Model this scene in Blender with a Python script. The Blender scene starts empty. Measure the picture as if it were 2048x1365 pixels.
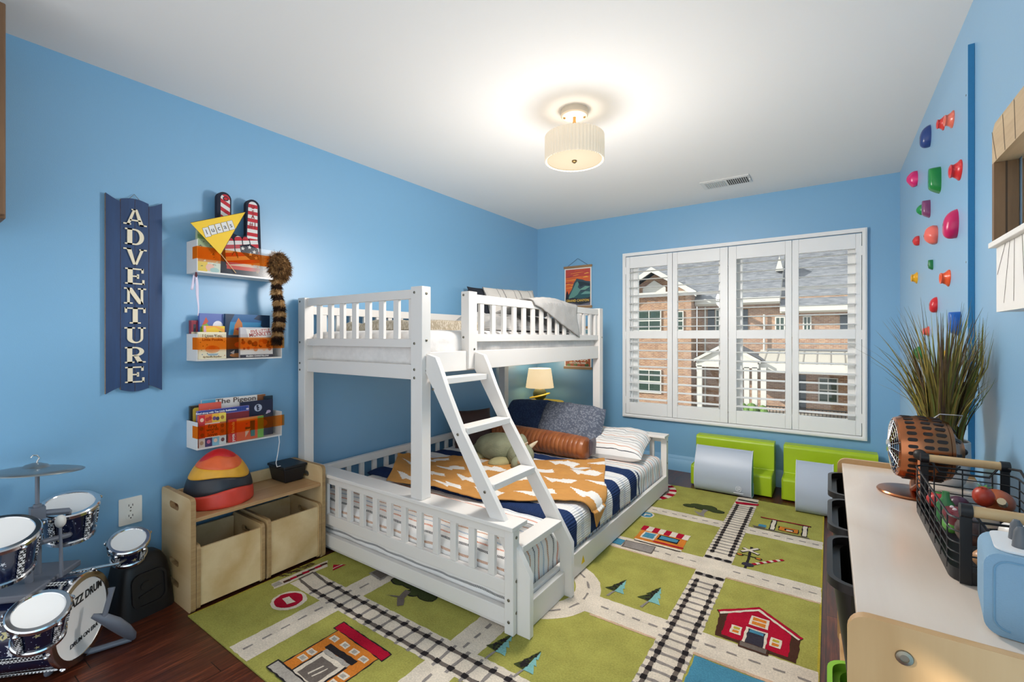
import bpy, bmesh, math, random
from mathutils import Vector, Matrix, noise
SC = bpy.context.scene
COL = SC.collection
random.seed(7)
PI = math.pi
# ------------------------------------------------------------ camera
cd = bpy.data.cameras.new('camera'); cam = bpy.data.objects.new('camera', cd); COL.objects.link(cam)
cd.sensor_width = 36; cd.lens = 914 / 2048 * 36; cd.shift_y = -7.5 / 2048; cd.clip_start = .02; cd.clip_end = 200
cam.location = (2.669, -4.339, 1.23); cam.rotation_euler = (PI / 2, 0, math.radians(34.79))
SC.camera = cam
# ------------------------------------------------------------ sky, sun, exposure
wd = bpy.data.worlds.new('world'); SC.world = wd; wd.use_nodes = True
bg = wd.node_tree.nodes['Background']; bg.inputs[0].default_value = (.93, .97, 1, 1); bg.inputs[1].default_value = 1.25
sd = bpy.data.lights.new('sun', 'SUN'); sd.energy = 7.5; sd.angle = .01; sd.color = (1, .94, .84)
sun = bpy.data.objects.new('sun', sd); COL.objects.link(sun)
sun.rotation_euler = Vector((.78, .44, -.46)).to_track_quat('-Z', 'Y').to_euler(); sun.location = (-10, -20, 20)
SC.view_settings.view_transform = 'Standard'; SC.view_settings.look = 'None'
SC.view_settings.exposure = .22; SC.view_settings.gamma = 1; SC.view_settings.use_curve_mapping = False


def bulb(name, loc, power, color, size, kind='POINT'):
    l = bpy.data.lights.new(name, kind); l.energy = power; l.color = color; l.shadow_soft_size = size
    o = bpy.data.objects.new(name, l); COL.objects.link(o); o.location = loc
    return o


def soften(o, k):
    # gentler distance falloff, chosen to light near and far surfaces more evenly
    o.data.use_nodes = True; t = o.data.node_tree; f = t.nodes.new('ShaderNodeLightFalloff'); f.inputs[0].default_value = k
    t.links.new(f.outputs['Linear'], t.nodes['Emission'].inputs['Strength'])


# ------------------------------------------------------------ helpers
def lin(h):
    h = h.lstrip('#'); r = []
    for i in (0, 2, 4):
        c = int(h[i:i + 2], 16) / 255
        r.append(c / 12.92 if c <= .04045 else ((c + .055) / 1.055) ** 2.4)
    return (*r, 1)


class NT:
    """a tiny node builder"""
    def __init__(s, name):
        s.m = bpy.data.materials.new(name); s.m.use_nodes = True; s.t = s.m.node_tree
        s.b = s.t.nodes['Principled BSDF']
    def n(s, typ, **kw):
        x = s.t.nodes.new(typ)
        for k, v in kw.items():
            if k[0] == 'i' and k[1:].isdigit(): x.inputs[int(k[1:])].default_value = v
            elif k in x.inputs.keys(): x.inputs[k].default_value = v
            else: setattr(x, k, v)
        return x
    def l(s, a, b): s.t.links.new(a, b)
    def math(s, op, a, b=None, c=None):
        x = s.n('ShaderNodeMath', operation=op)
        for i, v in enumerate((a, b, c)):
            if v is None: continue
            if isinstance(v, (int, float)): x.inputs[i].default_value = v
            else: s.l(v, x.inputs[i])
        return x.outputs[0]
    def mix(s, f, a, b):
        x = s.n('ShaderNodeMix', data_type='RGBA')
        for sock, v in ((x.inputs[0], f), (x.inputs[6], a), (x.inputs[7], b)):
            if isinstance(v, (int, float)): sock.default_value = v
            elif isinstance(v, str): sock.default_value = lin(v)
            elif isinstance(v, tuple): sock.default_value = v
            else: s.l(v, sock)
        return x.outputs[2]
    def obj(s): return s.n('ShaderNodeTexCoord').outputs['Object']
    def uv(s): return s.n('ShaderNodeTexCoord').outputs['UV']
    def scale(s, v, sc):
        x = s.n('ShaderNodeMapping'); x.inputs['Scale'].default_value = sc; s.l(v, x.inputs['Vector']); return x.outputs[0]
    def noise(s, v, sc, detail=3, rough=.5):
        x = s.n('ShaderNodeTexNoise', Scale=sc, Detail=detail, Roughness=rough); s.l(v, x.inputs['Vector']); return x.outputs[0]
    def ramp(s, f, stops, interp='LINEAR'):
        x = s.n('ShaderNodeValToRGB'); x.color_ramp.interpolation = interp; e = x.color_ramp.elements
        while len(e) < len(stops): e.new(.5)
        for el, (p, c) in zip(e, stops): el.position = p; el.color = lin(c) if isinstance(c, str) else c
        s.l(f, x.inputs[0]); return x.outputs[0]
    def bump(s, h, st, dist=.01):
        x = s.n('ShaderNodeBump', Strength=st, Distance=dist); s.l(h, x.inputs['Height']); s.l(x.outputs[0], s.b.inputs['Normal'])
    def color(s, c): s.l(c, s.b.inputs['Base Color'])


MC = {}


def M(hexc, rough=.5, metal=0, bump=None, var=0, vscale=8, spec=.5, name=None, coat=0):
    key = (hexc, rough, metal, bump, var, vscale, spec, coat)
    if key in MC: return MC[key]
    t = NT(name or 'paint_' + hexc.strip('#'))
    t.b.inputs['Base Color'].default_value = lin(hexc); t.b.inputs['Roughness'].default_value = rough
    t.b.inputs['Metallic'].default_value = metal; t.b.inputs['Specular IOR Level'].default_value = spec
    if coat: t.b.inputs['Coat Weight'].default_value = coat; t.b.inputs['Coat Roughness'].default_value = .1
    if var:
        c = lin(hexc); k = 1 - var
        f = t.noise(t.obj(), vscale, 4)
        t.color(t.mix(t.ramp(f, [(.3, '000000'), (.7, 'ffffff')]), (c[0] * k, c[1] * k, c[2] * k, 1), tuple(min(1, x * (1 + var * .5)) for x in c[:3]) + (1,)))
    if bump: t.bump(t.noise(t.obj(), bump[0], 3), bump[1], bump[2] if len(bump) > 2 else .01)
    MC[key] = t.m
    return t.m


class MB:
    def __init__(s): s.v = []; s.f = []; s.mi = []; s.uv = {}; s.mats = []
    def m(s, mat):
        if mat not in s.mats: s.mats.append(mat)
        return s.mats.index(mat)
    def add(s, vs, fs, mat, uvs=None):
        o = len(s.v); k = s.m(mat); s.v += [tuple(v) for v in vs]
        for f in fs: s.f.append([o + i for i in f]); s.mi.append(k)
        if uvs:
            for i, u in enumerate(uvs): s.uv[o + i] = u
        return s
    def box(s, x0, x1, y0, y1, z0, z1, mat, T=None):
        vs = [Vector((x, y, z)) for z in (z0, z1) for x, y in ((x0, y0), (x1, y0), (x1, y1), (x0, y1))]
        if T: vs = [T @ v for v in vs]
        return s.add(vs, [(3, 2, 1, 0), (4, 5, 6, 7), (0, 1, 5, 4), (1, 2, 6, 5), (2, 3, 7, 6), (3, 0, 4, 7)], mat)
    def prism(s, T, pts, d0, d1, mat, side=None):
        """polygon in the local xy of T, pushed along local z from d0 to d1"""
        a = sum(pts[i - 1][0] * pts[i][1] - pts[i][0] * pts[i - 1][1] for i in range(len(pts)))
        if a < 0: pts = pts[::-1]
        n = len(pts)
        vs = [T @ Vector((p[0], p[1], d0)) for p in pts] + [T @ Vector((p[0], p[1], d1)) for p in pts]
        s.add(vs, [tuple(range(n))[::-1]] + [(i, (i + 1) % n, n + (i + 1) % n, n + i) for i in range(n)], side or mat)
        return s.add(vs[n:], [tuple(range(n))], mat)
    def poly(s, T, pts, d, mat):
        a = sum(pts[i - 1][0] * pts[i][1] - pts[i][0] * pts[i - 1][1] for i in range(len(pts)))
        if a < 0: pts = pts[::-1]
        return s.add([T @ Vector((p[0], p[1], d)) for p in pts], [tuple(range(len(pts)))], mat)
    def tube(s, pts, r, mat, n=8, caps=True):
        pts = [Vector(p) for p in pts]; L = len(pts); rs = r if isinstance(r, (list, tuple)) else [r] * L
        vs = []; up = None
        for i, p in enumerate(pts):
            d = (pts[min(i + 1, L - 1)] - pts[max(i - 1, 0)]).normalized()
            if up is None: up = Vector((0, 0, 1)) if abs(d.z) < .9 else Vector((1, 0, 0))
            a = d.cross(up).normalized(); b = a.cross(d).normalized(); up = b
            for k in range(n):
                t = 2 * PI * k / n; vs.append(p + (a * math.cos(t) + b * math.sin(t)) * rs[i])
        fs = [(i * n + k, i * n + (k + 1) % n, (i + 1) * n + (k + 1) % n, (i + 1) * n + k) for i in range(L - 1) for k in range(n)]
        if caps: fs += [tuple(range(n))[::-1], tuple(range((L - 1) * n, L * n))]
        return s.add(vs, fs, mat)
    def lathe(s, T, prof, mat, n=32, rf=None, cap=False):
        """prof: list of (r, z) along local z"""
        vs = []
        for r, z in prof:
            for k in range(n):
                t = 2 * PI * k / n; q = r * (rf(t, z) if rf else 1)
                vs.append(T @ Vector((q * math.cos(t), q * math.sin(t), z)))
        L = len(prof)
        fs = [(i * n + k, i * n + (k + 1) % n, (i + 1) * n + (k + 1) % n, (i + 1) * n + k) for i in range(L - 1) for k in range(n)]
        if cap: fs += [tuple(range(n))[::-1], tuple(range((L - 1) * n, L * n))]
        return s.add(vs, fs, mat)
    def ball(s, c, r, mat, T=None, n=20, fn=None):
        c = Vector(c); r = r if isinstance(r, (tuple, list)) else (r, r, r); vs = []; m = n // 2
        for i in range(m + 1):
            ph = PI * i / m
            for k in range(n):
                t = 2 * PI * k / n
                d = Vector((math.sin(ph) * math.cos(t), math.sin(ph) * math.sin(t), math.cos(ph)))
                q = fn(d) if fn else 1
                v = Vector((d.x * r[0] * q, d.y * r[1] * q, d.z * r[2] * q))
                vs.append((T @ v if T else v) + c)
        fs = [((i + 1) * n + k, (i + 1) * n + (k + 1) % n, i * n + (k + 1) % n, i * n + k) for i in range(m) for k in range(n)]
        return s.add(vs, fs, mat)
    def grid(s, fn, nu, nv, mat, closed=False, uv=True, matfn=None):
        """fn(u,v) for u,v in 0..1"""
        vs = []; uvs = []
        for j in range(nv + 1):
            for i in range(nu + 1):
                u, v = i / nu, j / nv; vs.append(fn(u, v)); uvs.append((u, v))
        o = len(s.v); s.v += [tuple(v) for v in vs]
        for i, u in enumerate(uvs): s.uv[o + i] = u
        for j in range(nv):
            for i in range(nu):
                a = j * (nu + 1) + i
                s.f.append([o + a, o + a + 1, o + a + nu + 2, o + a + nu + 1])
                s.mi.append(s.m(matfn((i + .5) / nu, (j + .5) / nv) if matfn else mat))
        return s
    def build(s, name, parent=None, bevel=0, seg=2, angle=.6, solid=0, sub=0, weld=False):
        me = bpy.data.meshes.new(name); me.from_pydata(s.v, [], s.f)
        for m in s.mats: me.materials.append(m)
        me.polygons.foreach_set('material_index', s.mi)
        if s.uv:
            l = me.uv_layers.new(name='UVMap')
            for lo in me.loops: l.data[lo.index].uv = s.uv.get(lo.vertex_index, (0, 0))
        if weld:
            b = bmesh.new(); b.from_mesh(me); bmesh.ops.remove_doubles(b, verts=b.verts, dist=1e-5); b.to_mesh(me); b.free()
        me.validate(); me.shade_smooth(); me.set_sharp_from_angle(angle=angle)
        o = bpy.data.objects.new(name, me); COL.objects.link(o)
        if solid: x = o.modifiers.new('s', 'SOLIDIFY'); x.thickness = solid; x.offset = 1
        if sub: x = o.modifiers.new('d', 'SUBSURF'); x.levels = sub; x.render_levels = sub
        if bevel:
            x = o.modifiers.new('b', 'BEVEL'); x.width = bevel; x.segments = seg; x.limit_method = 'ANGLE'; x.angle_limit = .6
            x.harden_normals = True
        if parent: adopt(o, parent)
        return o


W = {}


def adopt(o, parent):
    o.parent = parent
    if parent in W: o.matrix_parent_inverse = Matrix.Translation(-W[parent])
    return o


def tag(o, label, cat, group=None, kind=None):
    o['label'] = label; o['category'] = cat
    if group: o['group'] = group
    if kind: o['kind'] = kind
    return o


def struct(o): o['kind'] = 'structure'; return o


def thing(name, label, cat, loc=(0, 0, 0), group=None):
    o = bpy.data.objects.new(name, None); COL.objects.link(o); o.location = loc; o.empty_display_size = .05
    W[o] = Vector(loc)
    return tag(o, label, cat, group)


def kids(o): return [c for c in bpy.data.objects if c.parent == o]


def copy_tree(o, parent=None):
    c = o.copy(); COL.objects.link(c)
    if parent: c.parent = parent
    for ch in kids(o): copy_tree(ch, c)
    return c


def frame(o, right, up):
    r = Vector(right).normalized(); u = Vector(up); u = (u - r * u.dot(r)).normalized(); n = r.cross(u)
    m = Matrix((r, u, n)).transposed().to_4x4(); m.translation = Vector(o); return m


def LW(x, y=0, z=0): return frame((x, y, z), (0, 1, 0), (0, 0, 1))   # facing into the room from the left wall
def BW(y, x=0, z=0): return frame((x, y, z), (1, 0, 0), (0, 0, 1))   # facing the room from the back wall
def rect(x0, x1, y0, y1): return [(x0, y0), (x1, y0), (x1, y1), (x0, y1)]
def rrect(x0, x1, y0, y1, r, n=5):
    p = []
    for cx, cy, a in ((x1 - r, y0 + r, -PI / 2), (x1 - r, y1 - r, 0), (x0 + r, y1 - r, PI / 2), (x0 + r, y0 + r, PI)):
        for i in range(n + 1): t = a + PI / 2 * i / n; p.append((cx + r * math.cos(t), cy + r * math.sin(t)))
    return p
def circ(cx, cy, rx, ry=None, n=24, a0=0, a1=2 * PI):
    ry = ry or rx; k = n if abs(a1 - a0 - 2 * PI) < 1e-6 else n + 1
    return [(cx + rx * math.cos(a0 + (a1 - a0) * i / n), cy + ry * math.sin(a0 + (a1 - a0) * i / n)) for i in range(k)]
def star(cx, cy, r, n=5, a=PI / 2): return [(cx + (r if i % 2 == 0 else r * .42) * math.cos(a + PI * i / n), cy + (r if i % 2 == 0 else r * .42) * math.sin(a + PI * i / n)) for i in range(2 * n)]
def line(x0, y0, x1, y1, w):
    d = Vector((x1 - x0, y1 - y0)); q = Vector((-d.y, d.x)).normalized() * w / 2
    return [(x0 - q.x, y0 - q.y), (x1 - q.x, y1 - q.y), (x1 + q.x, y1 + q.y), (x0 + q.x, y0 + q.y)]
def inpoly(x, y, p):
    r = False
    for i in range(len(p)):
        (a, b), (c, d) = p[i - 1], p[i]
        if (b > y) != (d > y) and x < (c - a) * (y - b) / (d - b) + a: r = not r
    return r


def text(s, T, size, mat, name='lettering', parent=None, depth=.0006, sx=1, bold=0, shear=0, spacing=1, label=None):
    cu = bpy.data.curves.new('t', 'FONT'); cu.body = s; cu.size = size; cu.extrude = depth; cu.align_x = 'CENTER'; cu.align_y = 'CENTER'
    cu.offset = bold; cu.shear = shear; cu.space_character = spacing; cu.resolution_u = 3
    ob = bpy.data.objects.new('t', cu); COL.objects.link(ob)
    me = bpy.data.meshes.new_from_object(ob.evaluated_get(bpy.context.evaluated_depsgraph_get()))
    bpy.data.objects.remove(ob); bpy.data.curves.remove(cu)
    me.transform(T @ Matrix.Diagonal((sx, 1, 1, 1))); me.materials.clear(); me.materials.append(mat); me.name = name
    o = bpy.data.objects.new(name, me); COL.objects.link(o)
    if parent: adopt(o, parent)
    if label: o['label'] = label
    return o


# ------------------------------------------------------------ materials
def wall_mat():
    t = NT('blue_satin_wall'); t.b.inputs['Base Color'].default_value = lin('74a8cc')
    t.b.inputs['Roughness'].default_value = .4; t.b.inputs['Specular IOR Level'].default_value = 1.0; t.b.inputs['Sheen Weight'].default_value = .25
    t.bump(t.noise(t.obj(), 260, 2), .12, .002); return t.m
WALL = wall_mat()
CEIL = M('e9e7e4', .9, bump=(300, .06, .001), name='ceiling_white')
def floor_mat():
    t = NT('dark_hardwood'); o = t.obj(); sep = t.n('ShaderNodeSeparateXYZ'); t.l(o, sep.inputs[0]); X, Y = sep.outputs[0], sep.outputs[1]
    px = t.math('DIVIDE', X, .083); ix = t.math('FLOOR', px); fx = t.math('FRACT', px)
    wn = t.n('ShaderNodeTexWhiteNoise', noise_dimensions='1D'); t.l(ix, wn.inputs['W'])
    py = t.math('ADD', t.math('DIVIDE', Y, .95), t.math('MULTIPLY', wn.outputs[0], 9.3)); iy = t.math('FLOOR', py); fy = t.math('FRACT', py)
    w2 = t.n('ShaderNodeTexWhiteNoise', noise_dimensions='2D'); cb = t.n('ShaderNodeCombineXYZ'); t.l(ix, cb.inputs[0]); t.l(iy, cb.inputs[1]); t.l(cb.outputs[0], w2.inputs['Vector'])
    g = t.noise(t.scale(o, (60, 3.5, 1)), 1.6, 6, .62)
    c = t.ramp(g, [(.28, '260f09'), (.5, '582818'), (.72, '8a482c')])
    c = t.mix(t.math('MULTIPLY', w2.outputs[0], .55), c, '341710')
    gap = t.math('MAXIMUM', t.math('LESS_THAN', fx, .022), t.math('LESS_THAN', fy, .0035))
    t.color(t.mix(gap, c, '120604')); t.b.inputs['Roughness'].default_value = .3
    t.l(t.math('ADD', .24, t.math('MULTIPLY', g, .18)), t.b.inputs['Roughness'])
    t.bump(t.math('SUBTRACT', t.math('MULTIPLY', g, .25), gap), .3, .002); return t.m
def wood(name, c0, c1, axis=0, rough=.45, sc=1, ring=0):
    t = NT(name); k = [26, 26, 26]; k[axis] = 2.2
    v = t.scale(t.obj(), tuple(q * sc for q in k))
    f = t.noise(v, 1.3, 6, .6)
    if ring: f = t.math('ADD', t.math('MULTIPLY', f, .55), t.math('MULTIPLY', t.math('PINGPONG', t.math('MULTIPLY', t.noise(t.scale(t.obj(), (2 * sc, 2 * sc, 2 * sc)), 1, 2), ring * 2), 1), .45))
    t.color(t.ramp(f, [(.25, c0), (.75, c1)])); t.b.inputs['Roughness'].default_value = rough
    t.bump(f, .08, .003); return t.m
BIRCH = wood('birch_plywood', 'c9a772', 'dfc496', 0, .5, .6, 9)
BIRCHX = wood('birch_shelf', 'a87d4f', 'c9a274', 1, .35, .8)
PLY = wood('plywood_edge', '97754c', 'b99868', 1, .6, 2)
MAPLE = wood('maple_laminate', 'd2c0ae', 'dfd1c2', 1, .2, .5, 7)
MAPLEP = wood('maple_panel', 'b8905f', 'c9a475', 2, .35, .7, 6)
DOWEL = wood('pale_dowel', 'b28d5e', 'd8b888', 0, .45)
BROWNW = wood('brown_wood', '5d432c', '7a5a3c', 2, .6)
WHITEW = M('e7e2dc', .38, bump=(40, .03, .002), name='white_lacquer')
WHITEP = M('f2f1ef', .4, name='white_paint')
STEEL = M('8d8778', .35, 1, name='bolt_metal')
CHROME = M('d8d8da', .12, 1, name='chrome')
BLACK = M('141416', .45, name='black_metal')
BLACKP = M('191514', .5, bump=(60, .05), name='black_plastic')


def glass(name, tint=(1, 1, 1, 1), w=.12, rough=.02):
    t = NT(name); tr = t.n('ShaderNodeBsdfTransparent'); tr.inputs[0].default_value = tint
    gl = t.n('ShaderNodeBsdfGlossy'); gl.inputs['Roughness'].default_value = rough
    mx = t.n('ShaderNodeMixShader'); mx.inputs[0].default_value = w
    t.l(tr.outputs[0], mx.inputs[1]); t.l(gl.outputs[0], mx.inputs[2]); t.l(mx.outputs[0], t.t.nodes['Material Output'].inputs[0]); return t.m
PANE = glass('window_glass', (.88, .9, .9, 1), .04)
CLEAR = glass('clear_acrylic', (.97, .97, .97, 1), .025, .2)
def orange_film():
    t = NT('orange_film'); tr = t.n('ShaderNodeBsdfTransparent'); tr.inputs[0].default_value = (1, .5, .14, 1)
    df = t.n('ShaderNodeBsdfDiffuse'); df.inputs[0].default_value = lin('e8691c')
    mx = t.n('ShaderNodeMixShader'); mx.inputs[0].default_value = .16
    t.l(tr.outputs[0], mx.inputs[1]); t.l(df.outputs[0], mx.inputs[2]); t.l(mx.outputs[0], t.t.nodes['Material Output'].inputs[0]); return t.m
ORANGE = orange_film()


def glow(name, hexc, strength, base='ffffff'):
    t = NT(name); t.b.inputs['Base Color'].default_value = lin(base); t.b.inputs['Emission Color'].default_value = lin(hexc)
    t.b.inputs['Emission Strength'].default_value = strength; t.b.inputs['Roughness'].default_value = .7; return t.m


# ============================================================ THE ROOM
RX, H, YN = 3.09, 2.432, -4.95
struct(MB().box(-.1, RX + .1, YN - .1, .14, -.12, 0, floor_mat()).build('floor'))
struct(MB().box(-.1, RX + .1, YN - .1, .14, H, H + .1, CEIL).build('ceiling'))
struct(MB().box(-.1, 0, YN, .14, 0, H, WALL).build('wall_left'))
struct(MB().box(RX, RX + .1, YN, .14, 0, H, WALL).build('wall_right'))
ox0, ox1, oz0, oz1 = 1.045, 2.86, .50, 2.005
b = MB()
b.box(0, ox0, 0, .14, 0, H, WALL).box(ox1, RX, 0, .14, 0, H, WALL).box(ox0, ox1, 0, .14, 0, oz0, WALL).box(ox0, ox1, 0, .14, oz1, H, WALL)
struct(b.build('wall_back'))
def skirting(name, T, L):
    m = MB(); prof = [(0, 0), (.016, 0), (.016, .098), (.012, .104), (.012, .112), (.006, .128), (.003, .14), (0, .14)]
    R = T @ Matrix(((0, 0, 1, 0), (0, 1, 0, 0), (-1, 0, 0, 0), (0, 0, 0, 1)))
    n = len(prof)
    vs = [T @ Vector((s, z, d)) for s in (0, L) for d, z in prof]
    m.add(vs, [(i, (i + 1) % n, n + (i + 1) % n, n + i) for i in range(n)] + [tuple(range(n)), tuple(range(2 * n - 1, n - 1, -1))], WALL)
    struct(m.build(name))
skirting('baseboard_back', BW(0, 0, 0), RX)
skirting('baseboard_left', LW(0, YN, 0), -YN)
skirting('baseboard_right', frame((RX, 0, 0), (0, -1, 0), (0, 0, 1)), -YN)

# window: sashes and panes in the opening, shutters in front
SASH = M('f4f4f2', .4, name='sash_white')
b = MB()
b.box(ox0, ox0 + .03, .02, .14, oz0, oz1, SASH).box(ox1 - .03, ox1, .02, .14, oz0, oz1, SASH).box(ox0, ox1, .02, .14, oz0, oz0 + .03, SASH).box(ox0, ox1, .02, .14, oz1 - .03, oz1, SASH)
mx = (ox0 + ox1) / 2
b.box(mx - .05, mx + .05, .03, .13, oz0, oz1, SASH)
for x0, x1 in ((ox0 + .03, mx - .05), (mx + .05, ox1 - .03)):
    b.box(x0, x0 + .045, .06, .1, oz0 + .03, oz1 - .03, SASH).box(x1 - .045, x1, .06, .1, oz0 + .03, oz1 - .03, SASH)
    b.box(x0, x1, .06, .1, oz0 + .03, oz0 + .09, SASH).box(x0, x1, .06, .1, oz1 - .08, oz1 - .03, SASH).box(x0, x1, .06, .1, 1.235, 1.285, SASH)
    xm = (x0 + x1) / 2 + (.0)
    b.box(xm - .011, xm + .011, .07, .09, 1.285, oz1 - .08, SASH).box(x0, x1, .07, .09, 1.62, 1.64, SASH)
win = struct(b.build('window_1', bevel=.002))
b = MB().box(ox0 + .03, mx - .05, .078, .082, oz0 + .03, oz1 - .03, PANE).box(mx + .05, ox1 - .03, .078, .082, oz0 + .03, oz1 - .03, PANE)
b.build('window_glass', win)
b = MB()
SH = M('edecea', .4, name='shutter_white')
for q in (rect(1.0, 2.9, 2.02, 2.05), rect(1.0, 2.9, .455, .485), rect(1.0, 1.03, .485, 2.02), rect(2.87, 2.9, .485, 2.02)):
    b.prism(BW(0), q, 0, .034, SH)
for q in (rect(1.008, 2.892, 2.03, 2.042), rect(1.008, 2.892, .463, .475), rect(1.008, 1.02, .475, 2.03), rect(2.88, 2.892, .475, 2.03)):
    b.prism(BW(0), q, .034, .04, SH)
struct(b.build('trim_1', bevel=.004))
# four shutter panels
op = [(1.071, 1.432), (1.523, 1.884), (2.014, 2.374), (2.467, 2.831)]
pn = [(1.033, 1.476), (1.479, 1.947), (1.951, 2.419), (2.422, 2.867)]
which = ['shutter panel nearest the bunk bed, hinged to the frame', 'shutter panel second from the bunk bed', 'shutter panel just right of the middle of the window', 'shutter panel nearest the climbing board, hinged to the frame']
for (a, c), (p, q), w in zip(op, pn, which):
    t = thing('shutter_panel', 'white louvred ' + w, 'shutter', (p, -.0, .49), 'window shutter panels')
    b = MB(); y0, y1 = -.031, -.004
    b.box(p, a, y0, y1, .488, 2.012, SH).box(c, q, y0, y1, .488, 2.012, SH)
    for z0, z1 in ((.488, .60), (1.218, 1.292), (1.90, 2.012)): b.box(a, c, y0, y1, z0, z1, SH)
    b.build('shutter_frame', t, bevel=.003)
    for z0, z1 in ((.60, 1.218), (1.292, 1.90)):
        b = MB(); n = 8; pit = (z1 - z0) / n
        for i in range(n):
            z = z0 + pit * (i + .5)
            T = Matrix.Translation((0, -.0175, z)) @ Matrix.Rotation(math.radians(5), 4, 'X')
            pr = [(-.036, 0), (-.02, .0045), (.02, .0045), (.036, 0), (.02, -.0045), (-.02, -.0045)]
            F = T @ Matrix(((0, 0, 1, a + .002), (1, 0, 0, 0), (0, 1, 0, 0), (0, 0, 0, 1)))
            b.prism(F, pr, 0, c - a - .004, SH)
        b.build('louvres', t)
    for z in (.62, 1.25, 1.88):
        x = p if w.startswith('shutter panel nearest the bunk') or 'middle' in w else q
        MB().box(x - .004, x + .004, -.035, -.031, z - .035, z + .035, SH).build('hinge', t)

# ============================================================ BUNK BED
bed = thing('bunk_bed', 'white wooden twin over full bunk bed with a slanted ladder', 'bunk bed', (.8, -1.75, 0))
YF, YB = -2.808, -.63        # foot and head ends of the lower bunk
UB = -.70                    # far end of the upper bunk


def bolts(parent, pts, axis):
    for p in pts:
        T = Matrix.Translation(p) @ (Matrix.Rotation(PI / 2, 4, 'X') if axis == 'y' else Matrix.Rotation(PI / 2, 4, 'Y'))
        MB().lathe(T, [(0, .0015), (.0035, .0015), (.004, .003), (.0065, .002), (.0065, -.004)], STEEL, 12).build('bolt', parent)


def post(x0, x1, y0, y1, z0, z1, by=(), bx=()):
    o = MB().box(x0, x1, y0, y1, z0, z1, WHITEW).build('post', bed, bevel=.003)
    bolts(o, [((x0 + x1) / 2 + dx, y0, z) for dx, z in by], 'y')
    bolts(o, [(x1, (y0 + y1) / 2 + dy, z) for dy, z in bx], 'x')
    return o


ub = [(-.012, 1.445), (-.012, 1.2), (-.012, 1.075), (-.012, 1.035)]
post(.03, .1, YF, YF + .06, .456, 1.467, by=[(-.015, z) for _, z in ub])
post(1.01, 1.086, YF, YF + .06, .456, 1.474, by=ub, bx=[(0, 1.44), (0, 1.215), (0, 1.07)])
post(.03, .1, UB - .065, UB, .456, 1.467)
post(1.02, 1.084, UB - .065, UB, .456, 1.474, bx=[(.01, 1.23)])
post(1.03, 1.086, -2.464, -2.394, 1.06, 1.478, by=[(-.01, 1.458), (-.01, 1.23)], bx=[(.01, 1.165)])
# lower bunk corner posts, end frames
for y0, y1, e in ((YF, YF + .046, 0), (YB - .046, YB, 1)):
    post(1.566, 1.611, y0, y1, .007, .437, by=[(0, .15), (0, .06)] if not e else (), bx=[(0, .405), (0, .225), (0, .095)] if not e else [(0, .40), (0, .23)])
    post(.03, .075, y0, y1, 0, .437)
    yc = y0 + .006; nm = 'foot_board' if not e else 'head_board'
    b = MB()
    b.box(.075, 1.566, yc, yc + .026, .397, .437, WHITEW).box(.075, 1.566, yc, yc + .026, .165, .222, WHITEW).box(.075, 1.566, yc, yc + .026, .038, .106, WHITEW)
    fb = b.build(nm, bed, bevel=.002)
    MB().box(.022, 1.616, y0 - (.012 if not e else .06), y1 + (.055 if not e else .012), .437, .456, WHITEW).build('cap_rail', bed, bevel=.003)
    for k in range(14):
        x = 1.491 - .1085 * k
        if x > .09: MB().box(x - .0175, x + .0175, yc + .003, yc + .022, .222, .397, WHITEW).build('baluster', fb, bevel=.002)
# lower side rails
MB().box(1.586, 1.611, YF + .046, YB - .046, .012, .132, WHITEW).build('side_rail', bed, bevel=.003)
tri = MB().prism(frame((1.611, 0, 0), (0, 1, 0), (0, 0, 1)), [(-2.185, .05), (-2.145, .05), (-2.165, .09)], 0, .0008, M('e6c21d', .5, name='warning_yellow'))
tri.build('warning_sticker', bed)
b = MB().box(.034, .058, YF + .046, YB - .046, .165, .222, WHITEW).box(.034, .058, YF + .046, YB - .046, .038, .106, WHITEW).box(.03, .066, YF + .046, YB - .046, .378, .425, WHITEW)
wr = b.build('wall_guard', bed, bevel=.002)
for k in range(20):
    y = YF + .13 + .105 * k
    if y < YB - .07: MB().box(.037, .055, y - .0175, y + .0175, .222, .378, WHITEW).build('baluster', wr, bevel=.002)
MB().box(.06, 1.585, YF + .03, YB - .03, .012, .05, WHITEW).build('slat_deck', bed)
# upper bunk
b = MB()
for z0, z1 in ((1.024, 1.096), (1.18, 1.222), (1.418, 1.463)): b.box(.1, 1.01, YF + .016, YF + .044, z0, z1, WHITEW)
eg = b.build('end_guard', bed, bevel=.002)
for k in range(8): MB().box(.21 + .1118 * k - .019, .21 + .1118 * k + .019, YF + .02, YF + .038, 1.222, 1.418, WHITEW).build('baluster', eg, bevel=.002)
b = MB()
for z0, z1 in ((1.05, 1.157), (1.18, 1.222), (1.418, 1.463)): b.box(.1, 1.02, UB - .045, UB - .018, z0, z1, WHITEW)
hg = b.build('end_guard', bed, bevel=.002)
for k in range(8): MB().box(.21 + .1118 * k - .016, .21 + .1118 * k + .016, UB - .04, UB - .022, 1.222, 1.418, WHITEW).build('baluster', hg, bevel=.002)
MB().box(1.046, 1.072, YF + .06, UB - .065, 1.053, 1.157, WHITEW).build('side_rail', bed, bevel=.003)
b = MB().box(1.046, 1.072, -2.394, UB - .065, 1.206, 1.248, WHITEW).box(1.046, 1.072, -2.394, UB - .065, 1.418, 1.466, WHITEW)
sg = b.build('side_guard', bed, bevel=.002)
for k in range(15):
    y = -2.327 + .109 * k
    if y < UB - .1: MB().box(1.05, 1.068, y - .0175, y + .0175, 1.248, 1.418, WHITEW).build('baluster', sg, bevel=.002)
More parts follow.
